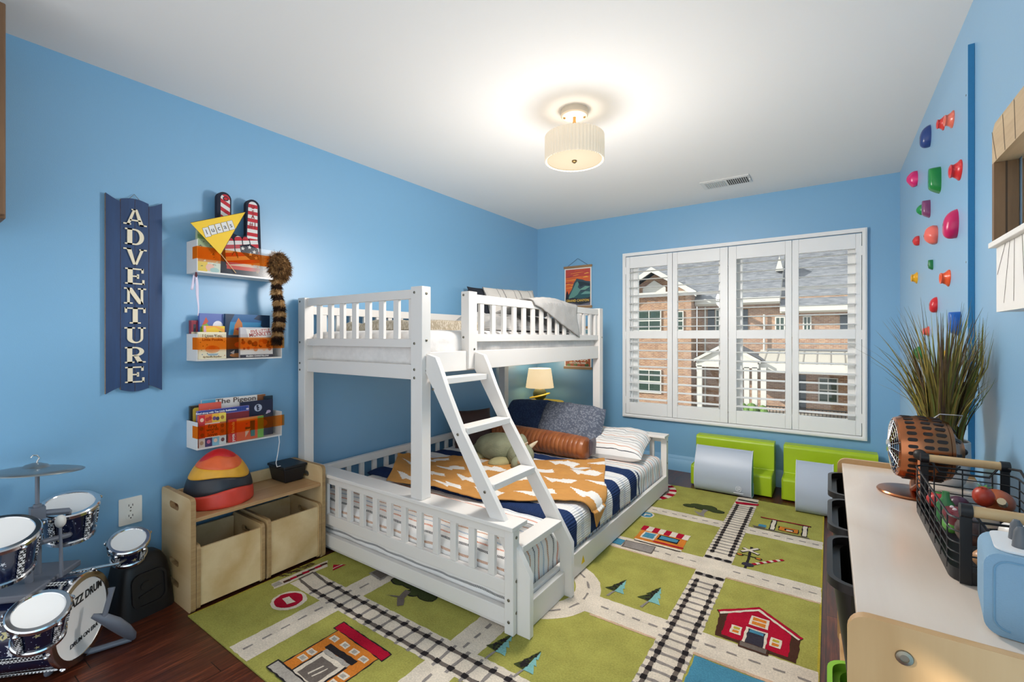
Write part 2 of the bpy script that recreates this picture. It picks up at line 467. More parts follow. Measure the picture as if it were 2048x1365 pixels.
b = MB().box(.036, .062, YF + .06, UB - .065, 1.053, 1.157, WHITEW).box(.036, .062, YF + .06, UB - .065, 1.206, 1.248, WHITEW).box(.036, .062, YF + .06, UB - .065, 1.37, 1.42, WHITEW)
rg = b.build('wall_guard', bed, bevel=.002)
for k in range(19):
    y = -2.65 + .105 * k
    if y < UB - .1: MB().box(.04, .058, y - .0175, y + .0175, 1.248, 1.37, WHITEW).build('baluster', rg, bevel=.002)
MB().box(.062, 1.046, YF + .05, UB - .05, 1.052, 1.068, WHITEW).build('slat_deck', bed)
# ladder
def xz(y): return Matrix(((1, 0, 0, 0), (0, 0, -1, y), (0, 1, 0, 0), (0, 0, 0, 1)))
prof = [(1.676, .007), (1.676, .262), (1.56, .443), (1.314, .81), (1.225, .98), (1.175, 1.09), (1.15, 1.135), (1.09, 1.15), (1.087, 1.06), (1.12, 1.01), (1.249, .807), (1.476, .449), (1.613, .235), (1.613, .007)]
for y in (-2.755, -2.392):
    st = MB().prism(xz(y), prof, 0, .028, WHITEW).build('ladder_stringer', bed, bevel=.003)
    if y < -2.5:
        bolts(st, [(1.135, y - .028, .985), (1.29, y - .028, .79), (1.445, y - .028, .56)], 'y')
for xr, zt in ((1.178, 1.036), (1.325, .818), (1.475, .59), (1.625, .36)):
    MB().box(xr - .082, xr, -2.755, -2.42, zt - .03, zt, WHITEW).build('ladder_rung', bed, bevel=.003)
MB().box(1.613, 1.64, -2.755, -2.42, .007, .118, WHITEW).build('ladder_foot_board', bed, bevel=.003)


# ============================================================ BEDDING
def cloth(hexc, bump=(300, .25, .002), rough=.9, var=.06):
    return M(hexc, rough, bump=bump, var=var, vscale=30, spec=.2, name='cloth_' + hexc)


def sheet_mat():
    t = NT('striped_sheet'); sep = t.n('ShaderNodeSeparateXYZ'); t.l(t.uv(), sep.inputs[0])
    u, v = sep.outputs[0], sep.outputs[1]
    wob = t.math('MULTIPLY', t.math('SUBTRACT', t.noise(t.uv(), 6, 2), .5), .02)
    s = t.math('DIVIDE', t.math('ADD', v, wob), .164)
    base = t.ramp(t.math('FRACT', s), [(0, 'efece8'), (.1, '2c3038'), (.165, 'efece8'), (.33, 'cf6f3a'), (.405, 'efece8'), (.58, '93a9bf'), (.645, 'efece8'), (.82, 'b9793f'), (.885, 'efece8')], 'CONSTANT')
    dash = t.math('LESS_THAN', t.math('FRACT', t.math('ADD', t.math('DIVIDE', u, .0085), t.math('MULTIPLY', t.math('FRACT', t.math('DIVIDE', v, .01)), .8))), .62)
    t.color(t.mix(dash, 'efece8', base)); t.b.inputs['Roughness'].default_value = .9; t.b.inputs['Specular IOR Level'].default_value = .15
    t.bump(t.noise(t.obj(), 18, 3), .35, .012); return t.m
SHEET = sheet_mat()


def wr(x, y, z, s): return noise.noise(Vector((x, y, z)) * s)


def draped(x0, x1, y0, y1, zt, r, dl, dr, df, db, nu, nv, wob=.004, puff=0, fl=0):
    """a cloth over a box top: returns fn(u,v)->xyz and the running lengths for the UVs"""
    def arm(s, a, b, d0, d1):
        # s runs from -d0 to (b-a)+d1; a quarter round of radius r at each edge
        Lq = b - a
        def fall(t):
            if t <= 0: return 0, 0
            q = r * PI / 2
            if t < q: return r * math.sin(t / r), r * (1 - math.cos(t / r))
            return r, r + (t - q)
        if s < r: o, dz = fall(r - s); return a + r - o, dz
        if s > Lq - r: o, dz = fall(s - (Lq - r)); return b - r + o, dz
        return a + s, 0
    Lx, Ly = x1 - x0, y1 - y0
    def fn(u, v):
        su = -dl + u * (Lx + dl + dr); sv = -df + v * (Ly + df + db)
        x, dx = arm(su, x0, x1, dl, dr); y, dy = arm(sv, y0, y1, df, db)
        w = wob * (wr(su, sv, 3, 7) + .6 * wr(su, sv, 9, 19))
        cx, cy = (x - (x0 + x1) / 2) / (Lx / 2), (y - (y0 + y1) / 2) / (Ly / 2)
        z = zt - max(dx, dy) + puff * (1 - cx ** 4) * (1 - cy ** 4)
        if dx > r * .5: x += w * (1.5 if cx > 0 else -1.5)
        elif dy > r * .5: y += w * (1.5 if cy > 0 else -1.5)
        else: z += w
        return (x, y, z)
    return fn, (Lx + dl + dr, Ly + df + db, -dl, -df)


def sheet(mb, d, nu, nv, mat, matfn=None):
    fn, (a, c, u0, v0) = d; k = len(mb.v); mb.grid(fn, nu, nv, mat, matfn=matfn)
    for i in range(k, len(mb.v)):
        u, v = mb.uv[i]; mb.uv[i] = (u0 + u * a, v0 + v * c)
    return mb


lm = thing('mattress', 'full size mattress on the lower bunk in a white striped sheet', 'mattress', (.8, -1.7, .055))
MB().box(.08, 1.565, YF + .05, YB - .06, .055, .28, cloth('e6e3df')).build('mattress_core', lm, bevel=.04, seg=4)
b = MB(); sheet(b, draped(.072, 1.575, YF + .042, YB - .05, .29, .055, .2, .2, .2, .2, 90, 120, .006, .012), 90, 130, SHEET); b.build('fitted_sheet', lm)
um = thing('mattress', 'narrow mattress on the upper bunk in a plain cream sheet', 'mattress', (.5, -1.75, 1.07))
MB().box(.075, 1.025, YF + .06, UB - .07, 1.07, 1.25, cloth('dedbd7')).build('mattress_core', um, bevel=.03, seg=4)
b = MB(); sheet(b, draped(.068, 1.032, YF + .052, UB - .06, 1.262, .05, .17, .17, .17, .17, 60, 110, .006, .012), 70, 120, cloth('e9e4df', (22, .35, .012)));
b.build('fitted_sheet', um)


def quilt_mat():
    t = NT('navy_white_quilt'); sep = t.n('ShaderNodeSeparateXYZ'); t.l(t.uv(), sep.inputs[0]); u, v = sep.outputs[0], sep.outputs[1]
    s = t.math('FRACT', t.math('DIVIDE', t.math('ADD', v, .012), .30))
    c = t.ramp(s, [(0, '24375f'), (.42, 'e8e6e3'), (.62, 'd4d6da'), (.74, 'e8e6e3')], 'CONSTANT')
    hem = t.math('MAXIMUM', t.math('LESS_THAN', v, .025), t.math('GREATER_THAN', v, 1.045))
    t.color(t.mix(hem, c, '26365a')); t.b.inputs['Roughness'].default_value = .92; t.b.inputs['Specular IOR Level'].default_value = .15
    wv = t.n('ShaderNodeTexWave', wave_type='BANDS', bands_direction='X', Scale=26, Distortion=1.5); wv.inputs['Detail Scale'].default_value = 4; t.l(t.uv(), wv.inputs['Vector'])
    t.bump(t.math('ADD', wv.outputs[1], t.noise(t.uv(), 90, 2)), .5, .006); return t.m
b = MB(); fn, (a, c, u0, v0) = draped(.05, 1.59, -2.33, -1.26, .318, .06, 0, .135, 0, 0, 90, 70, .006, 0)
k0 = len(b.v); b.grid(fn, 100, 70, quilt_mat())
for i in range(k0, len(b.v)): u, v = b.uv[i]; b.uv[i] = (u * a, v * c)
tag(b.build('quilt', solid=.008), 'navy and white striped quilt spread across the lower bunk', 'quilt')
# orange throw with white bolts
ORTH, BOLT = cloth('c8904f', (160, .3, .003)), cloth('e9e5df', (160, .3, .003))
cA, cB, cC, cD = Vector((.03, -2.02)), Vector((.42, -2.5)), Vector((1.72, -2.08)), Vector((1.30, -1.24))
bolt = [(-.5, .22), (.0, .10), (.05, .22), (.5, .06), (.42, -.20), (-.02, -.12), (-.06, -.25)]
bl = []
for j in range(4):
    for i in range(5):
        cx, cy = .09 + .205 * i + (.1 if j % 2 else 0), .13 + .25 * j; ang = .35 if (i + j) % 2 else -.25
        bl.append([(cx + .165 * (x * math.cos(ang) - y * math.sin(ang)), cy + .2 * (x * math.sin(ang) + y * math.cos(ang))) for x, y in [(px * .98, py * 1.5) for px, py in bolt]])
def throw(u, v):
    p = (cA * (1 - u) + cD * u) * v + (cB * (1 - u) + cC * u) * (1 - v)
    x, y = p.x + .02 * math.sin(5 * v + 3 * u), p.y + .045 * math.sin(7 * u + 1) * (1 - .4 * v)
    z = .336 + .009 * math.sin(9 * u + 4 * v) + .012 * wr(x, y, 2, 6) + .006 * wr(x, y, 5, 15)
    z += .05 * max(0, 1 - u * 9) * math.sin(PI * min(1, v * 1.1)) * .9
    e = x - 1.545
    if e > 0:
        r = .06; q = r * PI / 2
        if e < q: x, dz = 1.545 + r * math.sin(e / r), r * (1 - math.cos(e / r))
        else: x, dz = 1.545 + r + .012, r + e - q
        z -= dz; x += .008
    if x < .08: z += .03
    return (max(x, .07), y, z)
b = MB(); b.grid(throw, 170, 110, ORTH, matfn=lambda u, v: BOLT if any(inpoly(u, v, q) for q in bl) else ORTH)
tag(b.build('throw_blanket', solid=.006), 'tan throw blanket with white lightning bolts lying over the striped quilt', 'blanket')


def pillow_mesh(mb, T, w, h, t, mat, n=28, seed=0, pinch=.07, wrk=.008):
    def side(sg):
        def f(u, v):
            x, y = 2 * u - 1, 2 * v - 1
            px = x * w / 2 * (1 - pinch * (1 - y * y) * abs(x) ** 2); py = y * h / 2 * (1 - pinch * (1 - x * x) * abs(y) ** 2)
            k = max(0, (1 - x ** 4) * (1 - y ** 4)) ** .5
            q = wrk * (wr(px + seed, py, sg, 9) + .6 * wr(px, py + seed, sg, 21)) * (.35 + k)
            return T @ Vector((px + q, py + q * .6, sg * (t / 2 * k) + q * k))
        return f
    mb.grid(side(1), n, n, mat); k = len(mb.f); mb.grid(side(-1), n, n, mat)
    for f in mb.f[k:]: f.reverse()
    return mb


def waffle(name, c0, c1, sc=90):
    t = NT(name); v = t.n('ShaderNodeTexVoronoi', Scale=sc); t.l(t.uv(), v.inputs['Vector'])
    t.color(t.mix(t.ramp(v.outputs[0], [(.15, 'ffffff'), (.6, '000000')]), c1, c0)); t.b.inputs['Roughness'].default_value = .95
    t.bump(v.outputs[0], -.7, .004); return t.m
def leanT(c, yaw, lean, roll=0): return Matrix.Translation(c) @ Matrix.Rotation(math.radians(yaw), 4, 'Z') @ Matrix.Rotation(math.radians(lean), 4, 'X') @ Matrix.Rotation(math.radians(roll), 4, 'Z')
def pillow_uv(mb, w, h): return mb
b = pillow_mesh(MB(), leanT((.43, -.87, .462), -6, 57, 4), .5, .43, .2, waffle('navy_waffle', '3a4d70', '27385a', 34), seed=3, pinch=-.035)
tag(b.build('pillow', weld=True), 'dark navy textured pillow leaning against the headboard beside the grey pillow', 'pillow', None)
b = pillow_mesh(MB(), leanT((.905, -.97, .472), 4, 57, -3), .53, .43, .22, waffle('grey_waffle', '8d929c', '5c6271', 38), seed=8, pinch=-.05)
tag(b.build('pillow', weld=True), 'large slate grey textured pillow on the lower bunk behind the leather bolster', 'pillow')
# striped pillow lying flat at the head
def pillow_stripes(name, base, stops):
    t = NT(name); sep = t.n('ShaderNodeSeparateXYZ'); t.l(t.uv(), sep.inputs[0])
    w = t.math('MULTIPLY', t.math('SUBTRACT', t.noise(t.uv(), 5, 2), .5), .04)
    s = t.math('FRACT', t.math('MULTIPLY', t.math('ADD', sep.outputs[1], w), 3.2))
    t.color(t.ramp(s, stops, 'CONSTANT')); t.b.inputs['Roughness'].default_value = .9; t.bump(t.noise(t.obj(), 24, 3), .3, .01); return t.m
SP = pillow_stripes('striped_pillowcase', 'efece8', [(0, 'efece8'), (.12, '3a3d45'), (.16, 'efece8'), (.36, 'd2854f'), (.4, 'efece8'), (.62, 'b7a08c'), (.655, 'efece8'), (.84, '55585f'), (.875, 'efece8')])
b = pillow_mesh(MB(), Matrix.Translation((1.245, -.885, .388)) @ Matrix.Rotation(math.radians(6), 4, 'Z') @ Matrix.Rotation(math.radians(12), 4, 'X'), .56, .46, .16, SP, seed=5, pinch=.05)
tag(b.build('pillow', weld=True), 'white pillow with fine rust and black stripes lying at the head of the lower bunk', 'pillow')
b = pillow_mesh(MB(), leanT((.2, -1.36, .455), 62, 70, 0), .36, .34, .12, M('3f2620', .6, bump=(80, .2), name='dark_brown_leather'), seed=9, wrk=.004)
tag(b.build('cushion', weld=True), 'dark brown leather cushion leaning on the wall side behind the plush dinosaur', 'cushion')
# leather bolster
def leather():
    t = NT('tan_leather'); f = t.noise(t.obj(), 9, 4); t.color(t.ramp(f, [(.3, '87492a'), (.7, 'b06c3e')])); t.b.inputs['Roughness'].default_value = .36
    t.bump(t.noise(t.obj(), 180, 2), .15, .002); return t.m
b = MB(); p0, p1 = Vector((.26, -1.16, .402)), Vector((1.19, -1.235, .402)); T = frame(p0, (0, 1, 0), (0, 0, 1)); T = Matrix.Translation(p0) @ (p1 - p0).to_track_quat('Z', 'X').to_matrix().to_4x4(); Lb = (p1 - p0).length
pr = [(.001, -.01), (.05, -.012), (.075, .0)]; N = 96
for i in range(N + 1):
    s = i / N; pr.append((.09 - .0045 * (1 - abs(math.sin(PI * s * 24))) ** 3 - .006 * (abs(2 * s - 1) ** 6), .01 + (Lb - .02) * s))
pr += [(.075, Lb), (.05, Lb + .012), (.001, Lb + .01)]
b.lathe(T, pr, leather(), 40, rf=lambda t, z: 1 + .02 * math.sin(t * 3 + z * 5) - .05 * max(0, -math.cos(t)) ** 6 * 0)
bol = tag(b.build('bolster'), 'ribbed brown leather bolster lying along the pillows on the lower bunk', 'bolster')
tb = pillow_mesh(MB(), Matrix.Translation(p1 + Vector((.045, 0, .02))) @ Matrix.Rotation(PI / 2, 4, 'Y'), .13, .10, .03, M('5a5058', .3, name='leather_tab'), 12, wrk=.003)
tb.build('end_tab', bol, weld=True)
# plush dinosaur
PL = M('93967c', .95, bump=(120, .5, .006), var=.22, vscale=14, spec=.1, name='sage_plush'); PT = M('a59d72', .95, bump=(120, .5, .006), name='khaki_plush'); PC = M('dccdb2', .9, name='cream_plush')
dn = thing('plush_dinosaur', 'sage green plush horned dinosaur lying on the lower bunk behind the ladder', 'plush toy', (.76, -1.55, .35))
MB().ball((.68, -1.53, .425), (.19, .13, .105), PL, fn=lambda d: 1 + .05 * math.sin(3 * d.x) + .03 * noise.noise(d * 2)).build('body', dn)
hd = MB().ball((.91, -1.57, .405), (.095, .095, .085), PL).ball((.955, -1.65, .375), (.055, .07, .05), PL).build('head', dn)
fr = MB().ball((.885, -1.525, .44), (.05, .125, .1), PL, T=Matrix.Rotation(.5, 4, 'Z')).build('frill', dn)
for p, q, r in (((.945, -1.60, .47), (1.0, -1.62, .515), .016), ((.955, -1.51, .46), (1.0, -1.49, .5), .016), ((.985, -1.70, .4), (1.015, -1.735, .42), .013)):
    MB().tube([p, tuple((a + c) / 2 for a, c in zip(p, q)), q], [r, r * .75, .004], PC, 10).build('horn', hd)
MB().ball((.935, -1.655, .43), .008, BLACKP, n=10).build('eye', hd)
for c, r in (((.80, -1.665, .36), (.06, .085, .035)), ((.56, -1.63, .355), (.05, .08, .03)), ((.78, -1.42, .36), (.05, .06, .03))):
    MB().ball(c, r, PT, T=Matrix.Rotation(-.6, 4, 'Z')).build('leg', dn)
MB().tube([(.52, -1.52, .39), (.45, -1.49, .37), (.38, -1.48, .36)], [.06, .04, .012], PL, 14).build('tail', dn)

for o in kids(dn):
    o.data.transform(Matrix.Translation((-.015, -.11, 0)))
    for q in kids(o): q.data.transform(Matrix.Translation((-.015, -.11, 0)))
# upper bunk bedding
KN = waffle('cream_knit', 'e6dccb', 'b3a48c', 120)
def slab(x0, x1, y0, y1, z, t, wob, seed, r=.03):
    def f(u, v):
        x, y = x0 + (x1 - x0) * u, y0 + (y1 - y0) * v; e = min(u * (x1 - x0), (1 - u) * (x1 - x0), v * (y1 - y0), (1 - v) * (y1 - y0))
        k = 1 if e > r else math.sqrt(max(0, 1 - (1 - e / r) ** 2))
        return (x + .01 * wr(x, y, seed, 6), y + .012 * wr(x, y, seed + 4, 6), z + k * (t + wob * wr(x, y, seed, 6)))
    return f
b = MB().grid(slab(.12, .82, -2.56, -1.75, 1.272, .055, .02, 2), 50, 60, KN)
tag(b.build('knit_blanket'), 'cream chunky knit blanket lying flat on the upper bunk', 'blanket')
b = pillow_mesh(MB(), leanT((.23, -1.02, 1.465), 76, 70, 0), .62, .44, .12, M('20242e', .85, bump=(200, .2), name='charcoal_cotton'), seed=2)
np_ = tag(b.build('pillow', weld=True), 'charcoal pillow with a hanging loop behind the striped pillow on the upper bunk', 'pillow')
b = MB().tube([(.14, -1.325, 1.58), (.13, -1.345, 1.63), (.14, -1.30, 1.625), (.15, -1.28, 1.60)], .006, BLACKP, 6); b.build('loop', np_)
SP2 = pillow_stripes('ticking_pillowcase', 'd8d1c8', [(0, 'd6cfc6'), (.16, '6d6a68'), (.2, 'd6cfc6'), (.5, '8d8985'), (.53, 'd6cfc6')])
b = pillow_mesh(MB(), leanT((.36, -.98, 1.46), 70, 66, 90), .46, .56, .13, SP2, seed=6)
tag(b.build('pillow', weld=True), 'beige ticking striped pillow propped up on the upper bunk', 'pillow')
def grid_quilt(name, c0, c1):
    t = NT(name); w = t.n('ShaderNodeTexBrick', Scale=46); w.inputs['Color1'].default_value = lin(c0); w.inputs['Color2'].default_value = lin(c0); w.inputs['Mortar'].default_value = lin(c1); w.inputs['Mortar Size'].default_value = .035; w.offset = 0; w.inputs['Brick Width'].default_value = .5
    t.l(t.uv(), w.inputs['Vector']); t.color(w.outputs[0]); t.b.inputs['Roughness'].default_value = .95; t.bump(t.noise(t.uv(), 40, 3), .5, .006); return t.m
GQ = grid_quilt('grey_check_quilt', 'cfcbc6', '8e8b88')
def heap(u, v):
    x, y = .35 + .64 * u, -2.02 + 1.05 * v
    e = min(1, 5 * min(u, 1 - u)) * min(1, 5 * min(v, 1 - v)); e = max(0, e) ** .5
    return (x, y, 1.272 + e * (.1 + .05 * wr(x, y, 1, 5) + .03 * wr(x, y, 3, 13)))
b = MB().grid(heap, 60, 80, GQ)
# the end thrown over the guard rail
def over(u, v):
    # v from inside the bunk over the rail and down the outside; the outside end is cut on a slant
    y0 = -1.82 + .66 * u + .03 * math.sin(7 * v)
    drop = .01 + .215 * max(0, u) ** 1.0
    s = v * (.3 + drop + .06)
    if s < .3: x, z = .98 - .2 * (1 - s / .3) + .07 * s / .3, 1.40 + .085 * math.sin(PI / 2 * s / .3)
    elif s < .36: a = (s - .3) / .06 * PI / 2; x, z = 1.05 + .035 * math.sin(a), 1.455 + .03 * math.cos(a)
    else: x, z = 1.086, 1.455 - (s - .36)
    z += .028 * math.sin(PI * min(1, u * 1.1)) * max(0, 1 - abs(s - .33) / .12); x += .012 * math.sin(PI * min(1, 1.1 * u)) * (s > .36) * max(0, 1 - (s - .36) / .15)
    return (x + .006 * wr(y0, s, 1, 14), y0 + .015 * wr(y0, s, 4, 7), z + .004 * wr(y0, s, 7, 20))
ov = MB().grid(over, 50, 44, GQ)
qo = tag(b.build('check_quilt', solid=.006), 'grey checked quilt bunched on the upper bunk with one corner over the guard rail', 'quilt')
ov.build('hanging_corner', qo, solid=.008)

# ============================================================ RUG
def pile(hexc, k=.22):
    t = NT('pile_' + hexc); o = t.obj(); c = lin(hexc)
    f = t.math('ADD', t.math('MULTIPLY', t.noise(o, 150, 3, .6), .6), t.math('MULTIPLY', t.noise(o, 9, 2), .4))
    t.color(t.mix(t.ramp(f, [(.36, '000000'), (.64, 'ffffff')]), tuple(x * (1 - k) for x in c[:3]) + (1,), tuple(min(1, x * (1 + k * .7)) for x in c[:3]) + (1,)))
    t.b.inputs['Roughness'].default_value = 1; t.b.inputs['Specular IOR Level'].default_value = .05
    t.bump(t.noise(o, 230, 3, .7), .75, .006); return t.m
R = {k: pile(v) for k, v in dict(G='a19d50', W='d9ccba', K='2b2728', T='6c625b', D='8d857f', R='a81730', O='cd7a30', B='4b87a0', Y='b3a23c', S='a79f95', P='3a3640', X='3f4629', N='4a3026', A='7db0ac', H='c9a98d').items()}
ZR = .006
rug = MB()
rug.box(.352, 2.64, -3.502, -.47, .0005, ZR, R['G'])
lay = [ZR]
FT = Matrix.Identity(4)
rnd = random.Random(3)
def rough(pts, amp=.0022, step=.02):
    out = []
    for i, p in enumerate(pts):
        q = pts[(i + 1) % len(pts)]; L = math.hypot(q[0] - p[0], q[1] - p[1]); k = max(1, int(L / step))
        for j in range(k):
            t = j / k; out.append((p[0] + (q[0] - p[0]) * t + rnd.uniform(-amp, amp), p[1] + (q[1] - p[1]) * t + rnd.uniform(-amp, amp)))
    return out
NDEC = [0]
def dec(pts, m, lv=1, rg=True):
    NDEC[0] += 1; rug.poly(FT, rough(pts) if rg else pts, ZR + .0005 * lv + 4e-7 * NDEC[0], R[m])
# the raised edge binding
for q in (rect(.352, .36, -3.502, -.47), rect(2.632, 2.64, -3.502, -.47)): dec(q, 'Y', 1, False)
# roads
def road(pts): dec(pts, 'W', 1)
road(rect(.725, .862, -3.495, -3.0)); road(rect(.727, .86, -3.0, -1.0)); road(rect(1.415, 1.557, -3.10, -2.3))
road(rect(.47, 2.2, -3.105, -2.968))
road(rect(2.092, 2.236, -3.5, -.41 - .07))
road(rect(1.41, 2.635, -3.5, -3.30 + .02) if False else rect(1.41, 1.56, -3.5, -3.1))
road(rect(.86, 2.637, -1.16, -1.045)); road(rect(.86, 2.637, -1.80, -1.648)); road(rect(1.72, 2.637, -2.478, -2.333))
dec(rect(1.62, 2.09, -1.812, -1.80), 'H', 2); dec(rect(2.236, 2.637, -1.815, -1.803), 'H', 2); dec(rect(1.80, 2.09, -2.49, -2.478), 'H', 2); dec(rect(2.236, 2.637, -2.493, -2.478), 'H', 2)
# roundabout under the ladder
dec(circ(1.50, -2.39, .285, .285, 40), 'W', 1); dec(circ(1.50, -2.39, .165, .165, 30), 'G', 2)
for i in range(14):
    a = 2 * PI * i / 14 + .1; x, y = 1.50 + .225 * math.cos(a), -2.39 + .225 * math.sin(a)
    dec(line(x - .03 * math.sin(a), y + .03 * math.cos(a), x + .03 * math.sin(a), y - .03 * math.cos(a), .009), 'D', 3)
def dashes(x0, y0, x1, y1, n, w=.010, fr=.5):
    for i in range(n):
        a, c = (i + .25) / n, (i + .25 + fr) / n
        dec(line(x0 + (x1 - x0) * a, y0 + (y1 - y0) * a, x0 + (x1 - x0) * c, y0 + (y1 - y0) * c, w), 'D', 3)
dashes(.783, -3.49, .783, -3.11, 5); dashes(.79, -2.96, .79, -2.75, 2, .012); dashes(1.485, -2.99, 1.485, -2.70, 4, .012); dashes(1.485, -3.5, 1.485, -3.12, 4, .012)
for y in (-1.103, -1.724): dashes(1.62, y, 2.09, y, 7); dashes(2.24, y, 2.635, y, 6)
dashes(1.80, -2.405, 2.09, -2.405, 4); dashes(2.24, -2.405, 2.635, -2.405, 5)
# railways: sleepers, then rails with dark blocks where they cross
def track(x0, y0, x1, y1, g, n, sl, dark='K', over=.028):
    d = Vector((x1 - x0, y1 - y0)); L = d.length; d.normalize(); q = Vector((-d.y, d.x))
    for i in range(n):
        t = L * (i + .5) / n; c = Vector((x0, y0)) + d * t
        a, e = c - q * (g / 2 + over), c + q * (g / 2 + over); dec(line(a.x, a.y, e.x, e.y, sl), 'D', 2)
        for s in (-1, 1):
            k = c + q * s * g / 2; dec(line(k.x - d.x * .013, k.y - d.y * .013, k.x + d.x * .013, k.y + d.y * .013, .022), 'K', 4)
    for s in (-1, 1):
        a, e = Vector((x0, y0)) + q * s * g / 2, Vector((x1, y1)) + q * s * g / 2
        dec(line(a.x, a.y, e.x, e.y, .016), 'T', 3)
track(.60, -3.035, 2.10, -3.05, .078, 22, .015)
for s in (-.039, .039): dec(line(.465, -3.015 + s, .60, -3.035 + s, .014), 'T', 3)
dec(line(.465, -3.054, .465, -2.976, .012), 'T', 3)
track(2.165, -1.56, 2.165, -.655, .092, 21, .012); track(2.165, -3.48, 2.165, -1.90, .090, 30, .014)
for y in (-1.622, -1.845):
    dec(rect(2.094, 2.234, y - .016, y + .016), 'D', 2)
    for x in (2.115, 2.164, 2.213): dec(circ(x, y, .02, .016, 10), 'K', 5, False)
dec([(2.092, -.60), (2.246, -.57), (2.247, -.605), (2.107, -.65)], 'R', 6); dec(rect(2.10, 2.235, -.575, -.47), 'W', 5); dec(rect(2.105, 2.235, -.56, -.53), 'K', 6)
# no-entry sign, barrier, bush, triangle
dec(circ(.607, -3.187, .083, .075, 30), 'W', 2); dec(circ(.604, -3.187, .066, .06, 30), 'R', 3); dec([(.568, -3.198), (.633, -3.208), (.642, -3.178), (.577, -3.168)], 'W', 4)
dec([(.395, -3.16), (.455, -3.175), (.47, -2.90), (.41, -2.86)], 'W', 1)
for i in range(7): dec(line(.432, -3.118 + .034 * i, .436, -3.118 + .034 * (i + 1), .02), 'R' if i % 2 else 'N', 3)
dec(rect(.405, .44, -3.165, -3.125), 'S', 3)
for i in range(16): x, y = .353 + rnd.uniform(0, .03), -3.10 + .011 * i; dec(line(x - .012, y, x + .02, y + .012, .006), 'N', 3)
dec([(.533, -2.91), (.535, -2.83), (.48, -2.87)], 'R', 2); dec(line(.515, -2.90, .517, -2.84, .006), 'W', 3)
dec([(.712, -2.82), (.712, -2.76), (.816, -2.745), (.816, -2.83)], 'D', 4); dec([(.722, -2.81), (.722, -2.77), (.806, -2.757), (.806, -2.82)], 'T', 5)
# spreading tree by the bed
for c, rx, ry in (((.90, -2.78), .045, .03), ((.97, -2.765), .06, .035), ((1.05, -2.775), .06, .045), ((1.11, -2.795), .05, .035), ((1.03, -2.82), .035, .02), ((.99, -2.725), .08, .05)):
    dec(circ(*c, rx + .005, ry + .005, 14), 'K', 2); dec(circ(*c, rx, ry, 14), 'X', 3)
dec([(1.055, -2.93), (1.075, -2.91), (1.035, -2.87), (1.02, -2.815), (.985, -2.815), (1.0, -2.87), (.94, -2.90), (1.0, -2.885)], 'T', 4)
# shop front by the near edge
dec([(.955, -3.19), (.955, -3.138), (1.285, -3.155), (1.285, -3.205)], 'K', 2); dec([(.96, -3.186), (.96, -3.143), (1.28, -3.16), (1.28, -3.2)], 'R', 3)
dec([(.985, -3.19), (.98, -3.425), (1.265, -3.425), (1.262, -3.20)], 'K', 2); dec([(.99, -3.19), (.988, -3.43), (1.258, -3.43), (1.258, -3.203)], 'O', 3)
for x, y in ((1.023, -3.23), (1.093, -3.229), (1.155, -3.232), (1.218, -3.238), (1.018, -3.326), (1.02, -3.364), (1.23, -3.333), (1.23, -3.375)):
    dec(rect(x - .02, x + .02, y - .013, y + .013), 'W', 4); dec(rect(x - .012, x + .012, y - .008, y + .008), 'S', 5)
dec(rect(1.035, 1.21, -3.284, -3.256), 'K', 5); dec(rect(1.05, 1.20, -3.302, -3.284), 'S', 5); dec(rect(1.045, 1.205, -3.44, -3.30), 'K', 4); dec(rect(1.055, 1.197, -3.44, -3.302), 'W', 5); dec(rect(1.075, 1.18, -3.42, -3.32), 'T', 6)
for x in (1.115, 1.14): dec(line(x, -3.40, x + .012, -3.345, .006), 'W', 7)
dec([(.955, -3.47), (.955, -3.42), (1.30, -3.43), (1.30, -3.475)], 'K', 6); dec([(.963, -3.465), (.963, -3.428), (1.292, -3.436), (1.292, -3.468)], 'S', 7)
# pines
def pine(cx, cy, s, lean=0):
    # seen from the near side: the tip points to the far wall
    def z(p): return [(cx + x * s + lean * y * s, cy + y * s) for x, y in p]
    dec(z([(0, .55), (.13, .22), (.08, .22), (.24, -.04), (.15, -.04), (.34, -.36), (0, -.36)]), 'A', 3)
    dec(z([(0, .6), (-.12, .26), (-.07, .26), (-.22, 0), (-.14, 0), (-.36, -.32), (.0, -.36)]), 'X', 4)
    for i in range(24):
        yy = rnd.uniform(-.3, .4); xx = -rnd.uniform(.0, .3) * (.6 - yy) * .9; dec(circ(cx + (xx + lean * yy) * s, cy + yy * s, .006, .005, 6), 'K', 5, False)
    dec(z([(-.03, -.36), (.04, -.36), (.0, -.75), (-.07, -.75)]), 'D', 3)
pine(1.60, -2.865, .14, .0); pine(1.745, -2.89, .13, .05)
pine(1.822, -2.20, .14, .1); pine(1.985, -2.185, .16, .1)
# barn
dec([(2.255, -2.13), (2.41, -2.0), (2.585, -2.145), (2.575, -2.165), (2.565, -2.325), (2.282, -2.322), (2.27, -2.155)], 'N', 2)
dec([(2.30, -2.125), (2.412, -2.03), (2.54, -2.15), (2.54, -2.305), (2.302, -2.305)], 'R', 3)
dec([(2.258, -2.13), (2.41, -2.003), (2.582, -2.145), (2.574, -2.158), (2.41, -2.03), (2.268, -2.15)], 'R', 4); dec([(2.266, -2.142), (2.41, -2.022), (2.572, -2.158), (2.566, -2.168), (2.41, -2.04), (2.273, -2.155)], 'W', 5)
def pane(x0, x1, y0, y1, a, c=None):
    dec(rect(x0, x1, y0, y1), 'W', 5); ym = (y0 + y1) / 2
    dec(rect(x0 + .008, x1 - .008, ym + .004, y1 - .008), c or a, 6); dec(rect(x0 + .008, x1 - .008, y0 + .008, ym - .004), a, 6)
